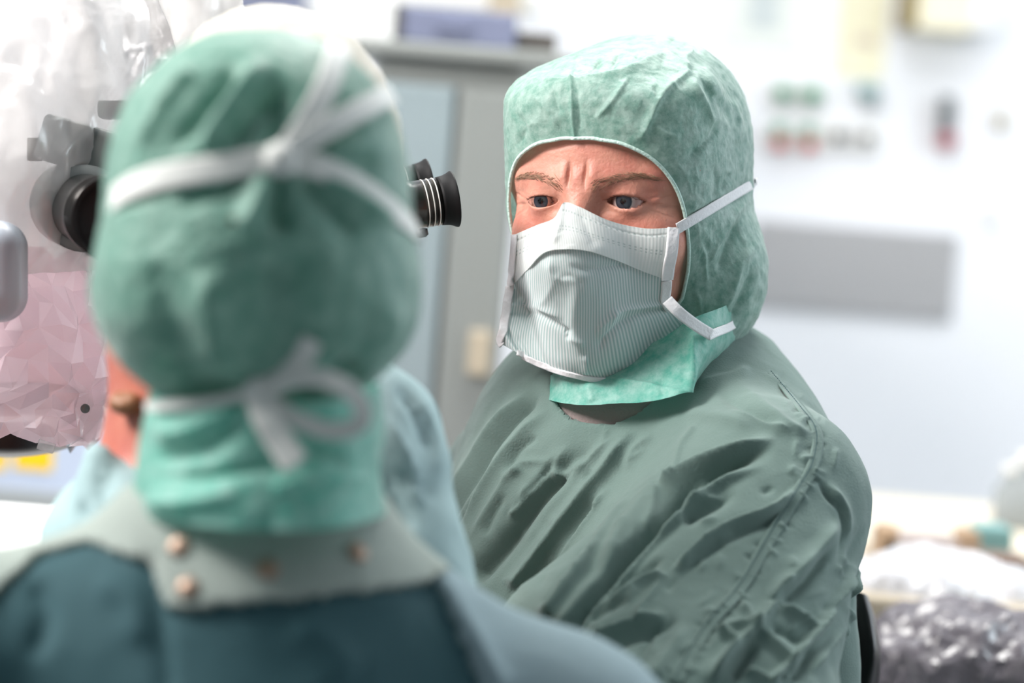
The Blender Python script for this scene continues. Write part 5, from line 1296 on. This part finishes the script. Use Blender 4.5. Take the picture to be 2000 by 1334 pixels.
# grey cabinet between the two people, with bins on it
YK = 3.3
cb = thing('steel_cabinet', W(880, 900, YK) * [1, 1, 0], 'tall grey steel cabinet with a bluish door behind the two people', 'cabinet')
tl = W(735, 112, YK); tr_ = W(1022, 130, YK); zc = tr_[2]; x0, x1 = tl[0], tr_[0]
v, f = box((x0 + x1) / 2, YK + 0.26, zc / 2, x1 - x0, 0.5, zc, 0.006); mesh_obj('body', v, f, M['cab'], cb, smooth=False)
xm = W(872, 400, YK)[0]
for xa, xb, m_ in ((x0 + 0.005, xm, 'cab_blue'), (xm + 0.005, x1 - 0.005, 'cab')):
    v, f = box((xa + xb) / 2, YK, zc / 2 + 0.02, xb - xa, 0.02, zc - 0.1, 0.004); d_ = mesh_obj('door', v, f, M[m_], cb, smooth=False)
    hx = xb - 0.02 if m_ == 'cab_blue' else xa + 0.02
    v, f = tube([(hx, YK - 0.025, zc * 0.55), (hx, YK - 0.025, zc * 0.66)], 0.005, 8); mesh_obj('handle', v, f, M['steel'], d_)
v, f = box((x0 + x1) / 2 + 0.02, YK + 0.25, zc + 0.009, x1 - x0 + 0.09, 0.54, 0.018, 0.004); mesh_obj('top_board', v, f, M['cab'], cb, smooth=False)
one('wooden_tag', 935, 690, 44, 90, YK - 0.03, 0.012, M['beige'], 'beige card hanging on the grey cabinet door', 'card')
def bin_(px, w, h, y, mat, label, cat='bin', lip=None, group=None, dz=0.018):
    k = y / FPX; c = W(px, 100, y); z = zc + dz
    o = thing('storage_bin', (c[0], y + 0.15, z), label, cat, group)
    v, f = box(c[0], y + 0.15, z + h * k / 2, w * k, 0.3, h * k, 0.004); mesh_obj('box', v, f, M[mat], o, smooth=False)
    if lip:
        v, f = box(c[0] - w * k / 2 + 6 * k, y - 0.004, z + h * k / 2, 14 * k, 0.01, h * k, 0.002); mesh_obj('edge_strip', v, f, M[lip], o, smooth=False)
    v, f = box(c[0], y - 0.003, z + h * k * 0.55, w * k * 0.3, 0.006, h * k * 0.25, 0.001); mesh_obj('label_holder', v, f, M[mat], o, smooth=False)
bin_(886, 236, 70, YK, 'bin', 'blue-grey storage bin on the grey cabinet', lip='taupe')
bin_(1044, 84, 40, YK + 0.02, 'taupe', 'small dark taupe box at the right end of the cabinet top', 'box')
ob = thing('overhead_shelf', W(800, -20, YK + 0.5), 'white shelf unit with a beige post behind the storage bins', 'shelf')
v, f = upright(676, 52, 176, 110, YK + 0.45, 0.2, 0.004); mesh_obj('white_panel', v, f, M['white'], ob, smooth=False)
v, f = upright(985, 5, 58, 90, YK + 0.45, 0.06, 0.004); mesh_obj('post', v, f, M['beige'], ob, smooth=False)
v, f = upright(850, -40, 420, 100, YK + 0.50, 0.1, 0.004); mesh_obj('shelf_board', v, f, M['white'], ob, smooth=False)
v, f = upright(520, 0, 140, 60, YK + 0.40, 0.2, 0.004); tag(mesh_obj('storage_bin', v, f, M['bin'], smooth=False), 'blue-grey storage bin above the nearest cap', 'bin')

# equipment low at the left
YE = 3.3
eq = thing('equipment_case', W(60, 920, YE), 'pale blue equipment case with yellow labels behind the drape', 'case')
v, f = upright(60, 905, 320, 190, YE, 0.3, 0.01); mesh_obj('case', v, f, M['pale_blue'], eq, smooth=False)
for px, w in ((66, 74), (-6, 36)):
    v, f = upright(px, 884, w, 68, YE - 0.002, 0.003, 0.0005); mesh_obj('yellow_label', v, f, M['yellow'], eq, smooth=False)
v, f = upright(60, 978, 320, 40, YE - 0.01, 0.3, 0.004); mesh_obj('base_strip', v, f, M['grey'], eq, smooth=False)
rack_t = W(60, 1000, YE)
ek = thing('equipment_rack', (rack_t[0], YE + 0.15, 0), 'white rack under the pale blue equipment case', 'rack')
v, f = box(rack_t[0], YE + 0.15, rack_t[2] / 2, 0.42, 0.36, rack_t[2], 0.01); mesh_obj('body', v, f, M['white'], ek, smooth=False)
for z in (0.3, 0.6):
    v, f = box(rack_t[0], YE - 0.03, z, 0.38, 0.02, 0.25, 0.006); mesh_obj('drawer', v, f, M['white'], ek, smooth=False)
tt = W(40, 1035, 2.3)
wt = thing('white_table', (tt[0] - 0.2, tt[1], 0), 'white covered table edge at the lower left', 'table')
v, f = box(tt[0] - 0.18, tt[1], tt[2] - 0.015, 0.5, 0.35, 0.03, 0.008); mesh_obj('tabletop', v, f, M['white'], wt, smooth=False)
for dx in (-0.38, 0.02):
    for dy in (-0.14, 0.14):
        v, f = tube([(tt[0] + dx, tt[1] + dy, 0), (tt[0] + dx, tt[1] + dy, tt[2] - 0.02)], 0.014, 10); mesh_obj('leg', v, f, M['steel'], wt)
